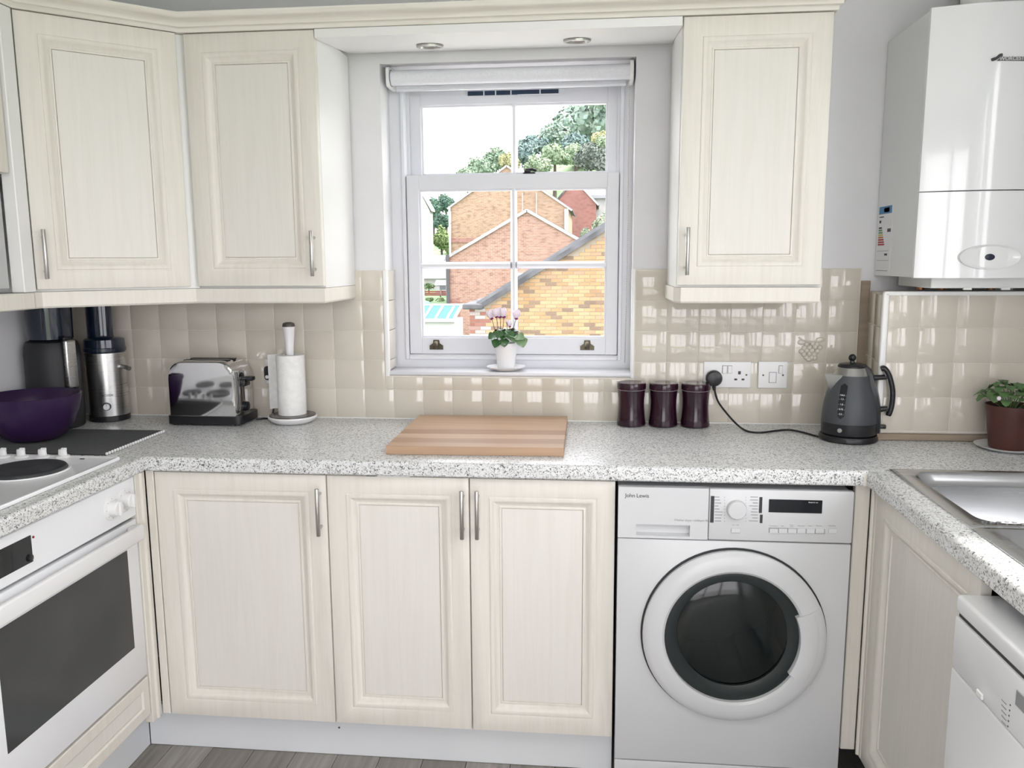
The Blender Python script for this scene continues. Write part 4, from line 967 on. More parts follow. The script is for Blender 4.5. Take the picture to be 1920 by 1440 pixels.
# black spine on the handle side
def rad(z):
    pr = [(.0, .0775)]+[(h, r) for r, h in grey]+[(zt_+.022, .039), (zt_+.034, .022)]
    for (z0, r0), (z1, r1) in zip(pr, pr[1:]):
        if z0 <= z <= z1: return r0+(r1-r0)*(z-z0)/(z1-z0)
    return pr[-1][1]
hd = Vector((.985, -.17, 0)).normalized(); sd = Vector((-hd.y, hd.x, 0))
loops = []
for k in range(15):
    z = .004+(zt_+.028)*k/14; r = rad(z)
    w = .018+.012*math.sin(PI*k/14); cen = Vector((KX, KY, kz+z))
    loops.append([tuple(cen+hd*(r-.012)-sd*w), tuple(cen+hd*(r+.005)-sd*w*.9), tuple(cen+hd*(r+.011)), tuple(cen+hd*(r+.005)+sd*w*.9), tuple(cen+hd*(r-.012)+sd*w)])
part(kt, 'spine', MB().loft(loops), BLACK, smooth=60)
cen = Vector((KX, KY, kz))
hpts = bez([cen+hd*.079+Vector((0, 0, KT-.042)), cen+hd*.088+Vector((0, 0, KT-.040)), cen+hd*.102+Vector((0, 0, KT-.062)), cen+hd*.113+Vector((0, 0, KT-.105)), cen+hd*.113+Vector((0, 0, KT-.148)), cen+hd*.106+Vector((0, 0, KT-.178))], 6)
part(kt, 'handle', MB().tube(hpts, [.0075]+[.0098]*(len(hpts)-2)+[.0085], 14, flat=.85), BLACK)
part(kt, 'handle_strip', MB().tube([p_-hd*.0082-sd*.004 for p_ in hpts[4:-3]], .0022, 6), STEELH)
for z, a_, r_ in ((KT-.066, .105, .0068), (KT-.158, .113, .006)):
    part(kt, 'handle_arm', MB().tube([cen+hd*(rad(z)+.002)+Vector((0, 0, z-.004)), cen+hd*(rad(z)+.015)+Vector((0, 0, z-.001)), cen+hd*a_+Vector((0, 0, z+.002))], [.011, .008, r_], 12), BLACK)
part(kt, 'power_switch', MB().box(-.006, .017, -.008, .008, -.006, .006, .003, 2).tr(Matrix.Translation(cen+hd*.085+Vector((0, 0, .022))) @ frame_M((0, 0, 0), hd, sd)), BLACK)
# spout
sd_ = Vector((-.97, -.22, 0)).normalized(); sp = Vector((-sd_.y, sd_.x, 0)); zs_ = KT-.060
ls = []
for o_, dz, wd in ((.030, -.045, .010), (.050, -.020, .016), (.072, .006, .017)):
    q_ = cen+sd_*o_+Vector((0, 0, zs_+dz)); ls.append(q_)
m = MB(); rim = cen+sd_*.086+Vector((0, 0, zs_+.004)); r0 = cen+sd_*.044+Vector((0, 0, zs_+.002))
A1, A2 = r0-sp*.030, r0+sp*.030; bt = cen+sd_*.060+Vector((0, 0, zs_-.050)); bi = cen+sd_*.050+Vector((0, 0, zs_-.050))
m.add([rim, A1, A2, bt, bi, rim-sp*.004, rim+sp*.004], [(5, 1, 3), (6, 3, 2), (5, 3, 6), (1, 4, 3), (2, 3, 4), (1, 2, 4), (5, 6, 2, 1)])
part(kt, 'spout', m, STEEL, smooth=50)
# water gauge with scale
fd = (Vector((CAMP.x, CAMP.y, 0))-Vector((KX, KY, 0))).normalized(); fd = (Matrix.Rotation(-.30, 3, 'Z') @ fd); fs_ = Vector((-fd.y, fd.x, 0))
def gp(s, z, o=.001): r = rad(z)+o; a_ = s/r; return cen+(fd*math.cos(a_)+fs_*math.sin(a_))*r+Vector((0, 0, z))
m = MB(); zz0, zz1, hw = .052, zt_-.020, .0092; L1 = []; n = 14
for k in range(n+1):
    z = zz0+(zz1-zz0)*k/n; e_ = min(z-zz0, zz1-z); wq = hw*(math.sqrt(max(0, 1-(1-min(1, e_/hw))**2)) if e_ < hw else 1)+.0006
    L1.append([tuple(gp(-wq, z, -.002)), tuple(gp(-wq, z)), tuple(gp(0, z, .0014)), tuple(gp(wq, z)), tuple(gp(wq, z, -.002))])
gauge = part(kt, 'water_gauge', MB().loft(L1), BGLASS, smooth=60, label='black water level window')
for k, (z, s_) in enumerate(((zz0+.068, 'MAX'), (zz0+.057, '1.5'), (zz0+.042, '1.0'), (zz0+.028, '0.75'), (zz0+.014, '0.5'))):
    q_ = gp(0, z, .0022); text(gauge, '- '+s_+' -', .0072 if k else .0062, frame_M(q_, fs_, gp(0, z+.005, .0022)-gp(0, z-.005, .0022)), PALEP, align='CENTER')
m = MB().lathe([(.0062, -.002), (.0062, .0008), (.0052, .0012)], (0, 0, 0), 18).tr(Matrix.Translation(gp(0, .018, .0012)) @ frame_M((0, 0, 0), fs_, (0, 0, 1)))
part(kt, 'round_badge', m, STEELH)
# purple bowl on a roll-up rack
rk = thing('rollup_rack', 'dark roll up drying rack lying flat beside the hob', 'rack', (.26, -.45, ZT))
y0_, y1_ = -.600, -.285; nr = 24
for k in range(nr):
    y = y0_+(y1_-y0_)*(k+.5)/nr
    part(rk, 'rod', MB().lathe([(.0038, .030), (.0038, .486)], (0, y, ZT+.0045), 8, 'x'), MATD)
me_ = mesh(MB().lathe([(.0042, 0), (.0046, .003), (.0030, .0045)], (0, 0, 0), 10, 'x'), 'rod_cap', PORC)
for k in range(nr):
    y = y0_+(y1_-y0_)*(k+.5)/nr; share(rk, 'rod_cap', me_, WM[rk.name].inverted() @ Matrix.Translation((.486, y, ZT+.0052)))
for xx in (.055, .46): part(rk, 'end_strap', MB().box(xx-.007, xx+.007, y0_, y1_, ZT+.0002, ZT+.0034), MATD)
CX, CY = .168, -.444; z0 = ZT+.0092
prof = [(.052, 0), (.066, .002), (.085, .014), (.108, .045), (.124, .085), (.132, .122), (.134, .134), (.1325, .1355), (.130, .134), (.121, .086), (.104, .046), (.080, .018), (.060, .008), (.0, .006)]
solo('mixing_bowl', MB().lathe(prof, (CX, CY, z0), 56), PURPLE, 'large purple plastic mixing bowl on the drying rack', 'bowl', (CX, CY, z0), smooth=50)
# juicer
JX, JY = .186, -.090
t = thing('juicer', 'brushed steel juicer with round control knob on the worktop', 'juicer', (JX, JY, ZT))
jr = .0635
part(t, 'base', MB().lathe([(jr-.006, ZT+.0005), (jr+.001, ZT+.003), (jr+.001, ZT+.020), (jr-.002, ZT+.022)], (JX, JY, 0), 40), BLACK)
part(t, 'steel_body', MB().lathe([(jr, ZT+.0205), (jr, 1.142), (jr-.003, 1.144)], (JX, JY, 0), 48), STEEL)
part(t, 'collar', MB().lathe([(jr, 1.1435), (jr+.003, 1.147), (jr+.003, 1.158), (jr+.001, 1.160), (jr, 1.186), (jr-.006, 1.190), (.030, 1.194)], (JX, JY, 0), 44), BLUEC)
part(t, 'feed_chute', MB().lathe([(.036, 1.192), (.034, 1.200), (.034, 1.312), (.030, 1.314)], (JX-.012, JY, 0), 32, sx=1.25), BLUEC)
fdj = (Vector((CAMP.x, CAMP.y, 0))-Vector((JX, JY, 0))).normalized(); fdj = Matrix.Rotation(-.12, 3, 'Z') @ fdj; fsj = Vector((-fdj.y, fdj.x, 0))
def JM(z, o=0.): return frame_M(Vector((JX, JY, z))+fdj*(jr+o), fsj, (0, 0, 1))
zk = U(195, 764, 'y', -.165).z
part(t, 'knob_ring', MB().lathe([(.0135, -.004), (.0135, .004), (.012, .005)], (0, 0, 0), 26).tr(JM(zk)), BLACK)
kn = part(t, 'control_knob', MB().lathe([(.0108, .004), (.0108, .012), (.0095, .0135), (0, .0135)], (0, 0, 0), 26).tr(JM(zk)), P('silver_knob', (.68, .68, .69), .35, .3))
part(kn, 'pointer', MB().box(-.0007, .0007, .003, .0095, .0135, .0140).tr(JM(zk)), DARKP)
text(t, 'BOSCH', .0105, JM(zk+.037, .0012) @ Matrix.Translation((.005, 0, 0)), DARKP, align='CENTER')
m = MB().tube([Vector((JX+jr-.004, JY-.01, 1.095)), Vector((JX+jr+.012, JY-.012, 1.093)), Vector((JX+jr+.030, JY-.016, 1.088))], .0075, 12); part(t, 'spout', m, STEEL)
# food processor
PXX, PYp = .086, -.218
t = thing('food_processor', 'dark food processor with steel handle in the corner behind the purple bowl', 'food processor', (PXX, PYp, ZT))
part(t, 'body', MB().lathe([(.074, ZT+.0005), (.080, ZT+.006), (.082, ZT+.05), (.082, 1.150), (.079, 1.175), (.074, 1.190), (.060, 1.196)], (PXX, PYp, 0), 44), BLACKM)
part(t, 'container', MB().lathe([(.058, 1.1955), (.066, 1.200), (.068, 1.310), (.064, 1.314)], (PXX, PYp, 0), 40), BLUEC)
hc = Vector((PXX, PYp, 0)); hdp = (Vector((CAMP.x, CAMP.y, 0))-hc).normalized(); hdp = Matrix.Rotation(.55, 3, 'Z') @ hdp
Mh = frame_M(hc+hdp*.094, (-hdp.y, hdp.x, 0), (0, 0, 1))
hb_, ht_ = U(150, 728, 'y', -.27).z, U(150, 638, 'y', -.27).z
part(t, 'handle', MB().box(-.0185, .0185, hb_, ht_, -.010, .008, .006, 3).tr(Mh), STEEL, label='brushed steel vertical handle')
for z in (hb_-.005, ht_-.010): part(t, 'handle_mount', MB().box(-.014, .014, z, z+.02, -.022, -.004, .003).tr(Mh), BLACK)

# ---------------------------------------------------------------- plants
def leaf_mesh(mat_, kind):
    n = 7; vs = []; fs = []
    for i in range(n+1):
        f = i/n
        if kind == 'heart': w = .62*math.sin(PI*min(1, f*.93+.07))**.75*(1.15-.35*f)
        else: w = .5*math.sin(PI*min(1, f*.9+.1))**.6*(1+.12*math.cos(f*14))
        for j in range(5):
            s = (j-2)/2; back = (.16*abs(s) if i == 0 and kind == 'heart' else 0)
            vs.append((s*w, f-back, .16*abs(s)**1.5*w+.16*math.sin(f*2.6)-.22*f*f+.03*math.sin(j*9+i*5)))
    for i in range(n):
        for j in range(4): fs.append((i*5+j, i*5+j+1, i*5+j+6, i*5+j+5))
    b_ = MB().add(vs, fs); me = mesh(b_, 'leaf', mat_, 60)
    return me
def place(o, d, up, s):
    d = Vector(d).normalized(); x = d.cross(Vector(up)).normalized(); z = x.cross(d)
    m = Matrix((x*s, d*s, z*s)).transposed().to_4x4(); m.translation = Vector(o); return m
CYX, CYY = 1.537, .037
sa = thing('saucer', 'white saucer on the windowsill under the cyclamen pot', 'saucer', (CYX, CYY, 1.0735))
part(sa, 'dish', MB().lathe([(.030, 1.0737), (.036, 1.0740), (.050, 1.079), (.064, 1.0855), (.0665, 1.0875), (.0655, 1.0882), (.050, 1.0815), (.033, 1.0765), (0, 1.0762)], (CYX, CYY, 0), 48, ), PORC, smooth=50)
cy = thing('potted_cyclamen', 'cyclamen with pale pink flowers in a white pot on the windowsill', 'plant', (CYX, CYY, 1.0775))
pz1 = 1.1665
part(cy, 'pot', MB().lathe([(.0275, 1.0772), (.0285, 1.0785), (.0385, pz1), (.0375, pz1+.0008), (.036, pz1-.001), (.034, pz1-.012)], (CYX, CYY, 0), 40), PORC)
part(cy, 'soil', MB().lathe([(.033, pz1-.013), (.0335, pz1-.010), (0, pz1-.007)], (CYX, CYY, 0), 24), SOIL)
LH, LHl = leaf_mesh(LEAFD, 'heart'), leaf_mesh(LEAFL, 'heart')
random.seed(21); wi = WM[cy.name].inverted()
lv = []
for k in range(34):
    a = k*2.39996; rr = .030*math.sqrt((k+.5)/34); zz = pz1+.010+.034*(1-(rr/.034)**2)+.006*random.random()
    lv.append((a, rr, zz, random.uniform(.022, .032), LHl if k % 7 == 3 else LH))
for a, rr, zz, s, me_ in lv:
    d = Vector((math.cos(a), math.sin(a)*.8, random.uniform(-.7, .15)))
    share(cy, 'leaf', me_, wi @ place((CYX+math.cos(a)*rr, CYY+math.sin(a)*rr*.8, zz), d, (0, 0, 1), s))
for (du, dv, dx, dz, s, me_) in ((-14, 2, -.5, -.8, .030, LH), (-4, 0, .1, -.9, .028, LH), (-20, -8, -.9, -.4, .028, LH), (10, -4, .8, -.5, .030, LHl), (26, -2, .45, -.95, .034, LHl), (18, -4, .9, -.1, .034, LHl), (4, -12, .4, -.6, .028, LH), (-10, -14, -.3, -.5, .028, LH)):
    q_ = U(949+du, 636+dv, 'y', CYY-.028); share(cy, 'leaf', me_, wi @ place(q_, (dx, -.5, dz), (0, -.6, .8), s))
FL = []
m = MB()
def petal_mesh():
    vs = []; fs = []
    for p_ in range(5):
        a = 2*PI*p_/5
        base = len(vs)
        for i in range(5):
            f = i/4
            for j in range(3):
                s = (j-1)*(.34*math.sin(PI*(.15+.75*f)))
                r = .12+.26*math.sin(PI*f*.8); z = f*1.0
                vs.append((r*math.cos(a)-s*math.sin(a), r*math.sin(a)+s*math.cos(a), z))
        for i in range(4):
            for j in range(2): fs.append((base+i*3+j, base+i*3+j+1, base+i*3+j+4, base+i*3+j+3))
    return mesh(MB().add(vs, fs), 'flower', PETAL, 60)
PM = petal_mesh()
DM = mesh(MB().sph((0, 0, 0), .22, 2, (1, 1, .8)), 'flower_base', PETALD)
for (u, v, bu, s) in ((922, 597, 929, .030), (931, 594, 934, .028), (938, 594, 938, .031), (945, 594, 941, .030), (968, 597, 958, .030), (956, 612, 954, .021), (950, 605, 951, .010)):
    tip = U(u, v, 'y', CYY+random.uniform(-.012, .012)); bs_ = U(bu, 626, 'y', CYY)
    part(cy, 'stem', MB().tube(bez([bs_, (bs_*.5+tip*.5)+Vector((.001, 0, 0)), tip-Vector((0, 0, .001)), tip], 3), .0011, 6), STEMM)
    tl = random.uniform(-.3, .1)
    M_ = wi @ Matrix.Translation(tip) @ Matrix.Rotation(tl, 4, 'Y') @ Matrix.Scale(s, 4)
    o = share(cy, 'flower', PM, M_); share(cy, 'flower_base', DM, M_)
# plant in brown pot by the sink
QX, QY = 2.987, -.318
sa = thing('saucer', 'white saucer on the worktop under the brown plant pot', 'saucer', (QX, QY, ZT))
part(sa, 'dish', MB().lathe([(.055, ZT+.0005), (.060, ZT+.001), (.082, ZT+.010), (.0835, ZT+.0115), (.081, ZT+.0118), (.058, ZT+.0045), (0, ZT+.004)], (QX, QY, 0), 48), PORC, smooth=50)
pp = thing('potted_plant', 'soft leaved green plant in a brown plastic pot', 'plant', (QX, QY, ZT+.005))
zr = U(1880, 764, 'y', QY-.05).z
part(pp, 'pot', MB().lathe([(.046, ZT+.0052), (.047, ZT+.008), (.0585, zr-.018), (.061, zr-.0175), (.0625, zr), (.0605, zr), (.0585, zr-.012)], (QX, QY, 0), 40), TERRA)
part(pp, 'soil', MB().lathe([(.0575, zr-.014), (.058, zr-.011), (0, zr-.008)], (QX, QY, 0), 24), SOIL)
LS = leaf_mesh(LEAFS, 'soft'); wi = WM[pp.name].inverted(); random.seed(9)
for k in range(46):
    a = k*2.39996; rr = .062*math.sqrt((k+.5)/46); zz = zr+.006+.050*(1-(rr/.066)**2)+random.uniform(-.006, .010)
    ct = Vector((QX+rr*math.cos(a)*1.15, QY+rr*math.sin(a)*1.05, zz))
    d = Vector((math.cos(a), math.sin(a), random.uniform(-.55, .55)))
    part(pp, 'stem', MB().tube([(QX+rr*.35*math.cos(a), QY+rr*.35*math.sin(a), zr-.010), tuple(ct)], .0012, 5), STEMG) if k % 2 else None
    share(pp, 'leaf', LS, wi @ place(ct, d, (0, 0, 1), random.uniform(.024, .034)))
c = U(1873, 747, 'y', QY-.06); part(pp, 'bud', MB().sph(c, .0055, 2, (1, 1, 1.1)), PETAL)
# ---------------------------------------------------------------- outside the window
def sst(a, b_, x): f = max(0, min(1, (x-a)/(b_-a))); return f*f*(3-2*f)
def gz(x, y): return -3.2+2.3*sst(42, 52, y)+sst(56, 88, y)*max(0, min(14, 6.2+.62*(x+13)))
vs = []; fs = []; nx, ny = 30, 50
for j in range(ny+1):
    y = -50+j*(190/ny)
    for i in range(nx+1):
        x = -60+i*120/nx; vs.append((x, y, gz(x, y)))
for j in range(ny):
    for i in range(nx): q = j*(nx+1)+i; fs.append((q, q+1, q+nx+2, q+nx+1))
GRASS = noisy('rough_grass', (.10, .17, .08), (.19, .27, .14), (1, 1, 1), .9, detail=6)
solo('ground', MB().add(vs, fs), GRASS, 'grassy ground and wooded hillside beyond the window', 'ground', kind='structure', smooth=60)
PAVE = noisy('pale_bounce_paving', (.460, .450, .430), (.580, .570, .550), (1, 1, 1), .8, detail=5)
solo('yard_bounce_paving', MB().box(-9, 14, .6, 12, -3.30, -3.15), PAVE, 'unseen pale yard added to bounce light up through the kitchen window', 'paving', kind='structure', smooth=0)  # added pale surface, bounces daylight up to the soffit
solo('terrace_bounce_paving', MB().box(-3, 6, -9.5, -4.42, -.25, -.03), PAVE, 'unseen pale terrace added to bounce light in through the garden door', 'paving', kind='structure', smooth=0)  # added pale surface out of view, bounces low light into the room
ROOF = noisy('slate_roof', (.103, .107, .119), (.160, .164, .175), (3, 3, 3), .8)
VERGE = noisy('grey_verge', (.018, .020, .024), (.085, .088, .095), (2, 2, 2), .7)
MVERGE = noisy('mortar_verge', (.22, .22, .23), (.42, .42, .42), (2, 2, 2), .8)
WVERGE = noisy('white_verge', (.278, .278, .271), (.339, .339, .334), (2, 2, 2), .6)
def gable(name, label, Y, xl, zl, xa, za, xr, zr, dep, wmat, vl, vr, vw=.16, zg=-4.0):
    t = thing(name, label, 'house', (xa, Y, zg))
    wl = part(t, 'wall', MB().prism([(xl, zg), (xr, zg), (xr, zr), (xa, za), (xl, zl)], 'y', Y, Y+dep), wmat, smooth=0)
    for nm, (x0, z0), mt in (('verge', (xl, zl), vl), ('verge', (xr, zr), vr)):
        d = Vector((x0-xa, z0-za)).normalized(); nrm = Vector((d.y, -d.x)); nrm = nrm if nrm.y > 0 else -nrm
        e = Vector((x0, z0))+d*.25; A_ = Vector((xa, za))
        part(t, nm, MB().prism([tuple(A_-nrm*vw*.55), tuple(e-nrm*vw*.55), tuple(e+nrm*vw*.45), tuple(A_+nrm*vw*.45)], 'y', Y-.10, Y+.12), mt, smooth=0)
        part(t, 'roof_slope', MB().prism([tuple(A_+nrm*.02), tuple(e+nrm*.02), tuple(e+nrm*.08), tuple(A_+nrm*.08)], 'y', Y+.13, Y+dep+.2), ROOF, smooth=0)
    return t, wl
# nearest house: yellow stock brick gable, bricks built one by one
YA = 14.0
a = U(880, 575, 'y', YA); e0 = U(905, 574, 'y', YA); e1 = U(1135, 432, 'y', YA)
sl = (e1.z-e0.z)/(e1.x-e0.x); xap = 5.2; zap = e0.z+sl*(xap-e0.x)
MORT = noisy('pale_mortar', (.231, .200, .155), (.262, .231, .183), (6, 6, 6), .95)
t = thing('brick_house', 'yellow brick gable end close outside the window with dark sloping verge', 'house', (2, YA, -4))
wl = part(t, 'wall', MB().prism([(a.x, -4), (11.2, -4), (11.2, e0.z), (xap, zap), (e0.x, e0.z-.03), (a.x, e0.z-.03)], 'y', YA, YA+8), brick_mat('yellow_brick_courses', (.36, .24, .13), (.30, .19, .11), (.36, .31, .24)), smooth=0)
part(t, 'mortar_bed', MB().prism([(a.x, -.22), (2.60, -.22), (2.60, e0.z+sl*(2.60-e0.x)-.04), (e0.x, e0.z-.03), (a.x, e0.z-.03)], 'y', YA-.004, YA), MORT, smooth=0)
YB = rnd_mat('yellow_stock_brick', [(0, (.133, .097, .072)), (.10, (.170, .120, .081)), (.2, (.268, .166, .084)), (.5, (.304, .205, .108)), (.8, (.321, .231, .130)), (1, (.293, .179, .115))], .9, .3, 30)
RB = rnd_mat('red_quoin_brick', [(0, (.183, .080, .059)), (.45, (.219, .107, .084)), (.6, (.287, .239, .223)), (1, (.319, .303, .294))], .9, .3, 30)
bm_y = mesh(MB().box(.005, .220, -.014, .01, .005, .070, .003), 'brick', YB); bm_r = mesh(MB().box(.005, .220, -.014, .01, .005, .070, .003), 'brick', RB)
hm_y = mesh(MB().box(.005, .1075, -.014, .01, .005, .070, .003), 'brick', YB)
wi = WM[wl.name].inverted(); cnt = 0; random.seed(2)
for j in range(46):
    z = -.42+j*.075
    for i in range(-1, 15):
        x = a.x+i*.225+(.1125 if j % 2 else 0)
        lim = e0.z-.03 if x < e0.x else e0.z+sl*(x+.11-e0.x)-.045
        if i == -1 and not j % 2: continue
        x_ = max(x, a.x); half = i == -1
        if z+.075 > lim or x > 2.35 or z < -.17: continue
        me_ = (bm_r if x < e0.x+.05 else (hm_y if half else bm_y))
        if half: x_ = a.x; me_ = mesh(MB().box(.005, .1075, -.014, .01, .005, .070, .003), 'brick', RB) if cnt == 0 or True and 'hm_r' not in globals() else hm_r; hm_r = me_
        share(wl, 'brick', me_, wi @ Matrix.Translation((x_, YA, z))); cnt += 1
d = Vector((1, sl)).normalized(); nrm = Vector((-d.y, d.x))
s0, s1 = Vector((e0.x-.06, e0.z-.07)), Vector((xap, zap))
part(t, 'verge', MB().prism([tuple(s0), tuple(s1), tuple(s1+nrm*.095), tuple(s0+nrm*.095)], 'y', YA-.14, YA+.1), VERGE, smooth=0)
part(t, 'verge', MB().prism([tuple(s1), (11.4, e0.z-.1), (11.4, e0.z+.05), tuple(s1+nrm*.15)], 'y', YA-.14, YA+.1), VERGE, smooth=0)
part(t, 'gutter', MB().box(U(869, 570, 'y', YA).x, e0.x+.02, YA-.16, YA+6, e0.z-.06, e0.z+.05, .02), VERGE)
m = MB().prism([tuple(s0+nrm*.05), tuple(s1+nrm*.05), tuple(s1+nrm*.17), tuple(s0+nrm*.17)], 'y', YA+.11, YA+8.2); part(t, 'roof_slope', m, ROOF, smooth=0)
m = MB().prism([tuple(s1+nrm*.05), (11.5, e0.z-.1), (11.5, e0.z+.05), tuple(s1+nrm*.17)], 'y', YA+.11, YA+8.2); part(t, 'roof_slope', m, ROOF, smooth=0)
# house behind: pink-orange gable
YBh = 36.0
p0, p1 = U(839, 482, 'y', YBh), U(988, 394, 'y', YBh)
t, w_ = gable('brick_house', 'pinkish brick gable house with apex in the middle of the window', YBh, p0.x, p0.z, p1.x, p1.z, 2*p1.x-p0.x, p0.z, 7, brick_mat('pink_brick', (.294, .174, .132), (.252, .136, .106), (.337, .272, .235)), MVERGE, WVERGE, .13)
q0, q1 = U(968, 512, 'y', YBh-.05), U(992, 530, 'y', YBh-.05)
o = part(t, 'window', MB().box(q0.x, q1.x, YBh-.08, YBh+.02, q1.z, q0.z), WPAINT); part(o, 'pane', MB().box(q0.x+.08, q1.x-.08, YBh-.09, YBh-.06, q1.z+.08, q0.z-.08), P('far_pane', (.200, .231, .246), .1))
g0, g1_ = U(836, 500, 'y', YBh-.1), U(839, 560, 'y', YBh-.1)
part(t, 'drainpipe', MB().lathe([(.09, g1_.z-2), (.09, p0.z+.1)], (p0.x+.02, YBh-.12, 0), 10), P('dark_pipe', (.048, .048, .055), .5))
part(t, 'red_quoin', MB().box(p0.x, p0.x+.55, YBh-.03, YBh+.05, -4, U(838, 560, 'y', YBh).z), brick_mat('red_brick', (.246, .119, .096), (.219, .103, .080), (.278, .200, .178)), smooth=0)
# third house: tan gable
YC = 47.0
p0, p1, p2 = U(845, 387, 'y', YC), U(950, 311, 'y', YC), U(1066, 390, 'y', YC)
t, w_ = gable('brick_house', 'tan brick gable house behind the pinkish gable', YC, p0.x, p0.z, p1.x, p1.z, p2.x, p2.z, 8, brick_mat('tan_brick', (.284, .195, .127), (.242, .153, .099), (.325, .264, .205)), MVERGE, MVERGE, .10)
b0 = U(843, 447, 'y', YC); part(t, 'red_band', MB().box(p0.x-.02, U(905, 447, 'y', YC).x, YC-.05, YC+.02, U(843, 455, 'y', YC).z, b0.z), brick_mat('red_band_brick', (.239, .119, .096), (.219, .103, .080), (.278, .200, .178)), smooth=0)
part(t, 'drainpipe', MB().lathe([(.07, 0), (.07, p0.z)], (p0.x-.06, YC-.1, 0), 10), WVERGE)
pq = U(1062, 392, 'y', YC); part(t, 'drainpipe', MB().lathe([(.12, pq.z-2.2), (.12, pq.z)], (pq.x, YC-.15, 0), 10), WVERGE)
for u in (980, 1006):
    q = U(u, 368, 'y', YC); part(t, 'aerial_pole', MB().lathe([(.025, q.z-1.1), (.025, q.z+.2)], (q.x, YC-.16, 0), 8), WVERGE)
# red house further right
YD_ = 58.0
p0, p1, p2 = U(1036, 385, 'y', YD_), U(1077, 336, 'y', YD_), U(1118, 380, 'y', YD_)
gable('brick_house', 'red brick gable house at the foot of the trees', YD_, p0.x, p0.z, p1.x, p1.z, p2.x, p2.z, 8, brick_mat('salmon_brick', (.231, .100, .084), (.206, .084, .072), (.246, .152, .132)), VERGE, WVERGE, .12)
q0, q1 = U(1104, 353, 'y', 63), U(1150, 372, 'y', 63)
t = thing('slate_roof_house', 'pale house with dark ridged roof right of the red gable', 'house', (q1.x, 63, gz(5, 63)))
part(t, 'wall', MB().box(q0.x, q1.x+4, 63, 69, -2, q1.z+.2), WVERGE, smooth=0)
part(t, 'roof_slope', MB().prism([(62.6, q1.z), (66, q0.z+.4), (66, q0.z+.6), (62.6, q1.z+.25)], 'x', q0.x-.3, q1.x+4), P('pale_slate', (.219, .223, .239), .7), smooth=0)
part(t, 'ridge', MB().lathe([(.28, q0.x-.3), (.28, q1.x+4)], (0, 66, q0.z+.5), 8, 'x'), P('dark_ridge', (.039, .039, .039), .8))
# white rendered house and pale roof at the left edge
w0, w1 = U(778, 345, 'y', 64), U(806, 395, 'y', 64)
t = thing('rendered_house', 'white rendered house at the edge of the view beyond the garden', 'house', (w0.x, 64, -1))
part(t, 'wall', MB().prism([(w0.x-6, -2), (w1.x, -2), (w1.x, w1.z), (w0.x+.1, w0.z), (w0.x-6, w0.z)], 'y', 64, 65.2), P('white_render', (.342, .334, .319), .9), smooth=0)
part(t, 'roof_slope', MB().prism([(w1.x+.15, w1.z-.05), (w1.x+.15, w1.z+.12), (w0.x+.1, w0.z+.2), (w0.x-6.2, w0.z+.2), (w0.x-6.2, w0.z+.02), (w0.x+.1, w0.z+.02)], 'y', 63.8, 65.4), WVERGE, smooth=0)
r0, r1 = U(780, 478, "y", 58.5), U(840, 522, "y", 58.5)
t = thing('low_outbuilding', 'low pale outbuilding behind the garden fence', 'outbuilding', (r0.x, 58.5, gz(-10, 58.5)))
part(t, 'wall', MB().box(r0.x-3, r1.x, 58.5, 62, gz(-10, 58.5)-.3, r1.z), WVERGE, smooth=0)
part(t, 'roof_slope', MB().prism([(58.2, r1.z), (60.2, r0.z), (62.3, r1.z)], 'x', r0.x-3.2, r1.x+.2), P('lilac_slate', (.246, .239, .262), .8), smooth=0)
# garden: sheds, fence, conservatory
s0, s1 = U(817, 528, 'y', 55), U(837, 546, 'y', 55)
t = thing('garden_shed', 'white garden shed beside the red fence', 'shed', ((s0.x+s1.x)/2, 55, gz(-9, 55)))
part(t, 'wall', MB().box(s0.x, s1.x+.5, 55, 56.5, gz(-9, 55)-.1, s0.z-.2), P('white_shed', (.339, .342, .339), .7), smooth=0)
part(t, 'roof_slope', MB().prism([(54.9, s0.z-.25), (55.7, s0.z+.1), (56.6, s0.z-.25)], 'x', s0.x-.1, s1.x+.6), P('white_felt', (.326, .326, .326), .8), smooth=0)
part(t, 'window', MB().box(s0.x+.28, s1.x-.06, 54.97, 55.01, s1.z+.12, s1.z+.38), P('shed_window', (.100, .112, .128), .2), smooth=0)
f0, f1 = U(780, 545, 'y', 53), U(838, 558, 'y', 53)
fz = gz(-9, 53)
t = thing('garden_fence', 'red stained board fence across the garden', 'fence', (f0.x, 53, fz))
FM_ = P('red_stain', (.167, .023, .020), .7)
for k in range(3): part(t, 'board', MB().box(f0.x-.5, f1.x+.6, 53, 53.04, fz+(f0.z-fz)*(k/3)+.01, fz+(f0.z-fz)*((k+1)/3)-.02), FM_, smooth=0)
for xx in (f0.x+.6, f1.x-.4): part(t, 'post', MB().box(xx-.05, xx+.05, 52.92, 53, fz-.2, f0.z+.08), P('pale_post', (.219, .160, .139), .8), smooth=0)
d0, d1 = U(794, 565, 'y', 47), U(808, 573, 'y', 47)
zz = gz(-8, 47)
solo('garden_cloche', MB().lathe([(.34, zz), (.34, zz+.1), (.32, max(zz+.3, d0.z-.1)), (.2, max(zz+.5, d0.z)), (0, max(zz+.55, d0.z+.05))], ((d0.x+d1.x)/2-.1, 47, 0), 20), P('turquoise_plastic', (.100, .246, .231), .4), 'turquoise dome cloche in the garden bed', 'cloche', ((d0.x+d1.x)/2-.1, 47, zz))
YV = 30.0
k0, k1, k2, k3 = U(797, 598, 'y', YV), U(838, 598, 'y', YV), U(838, 573, 'y', YV+1.2), U(800, 583, 'y', YV+1.2)
t = thing('conservatory', 'white conservatory with pale blue glass roof panels', 'conservatory', (k0.x, YV, -3.2))
CW = P('white_upvc', (.342, .345, .351), .35)
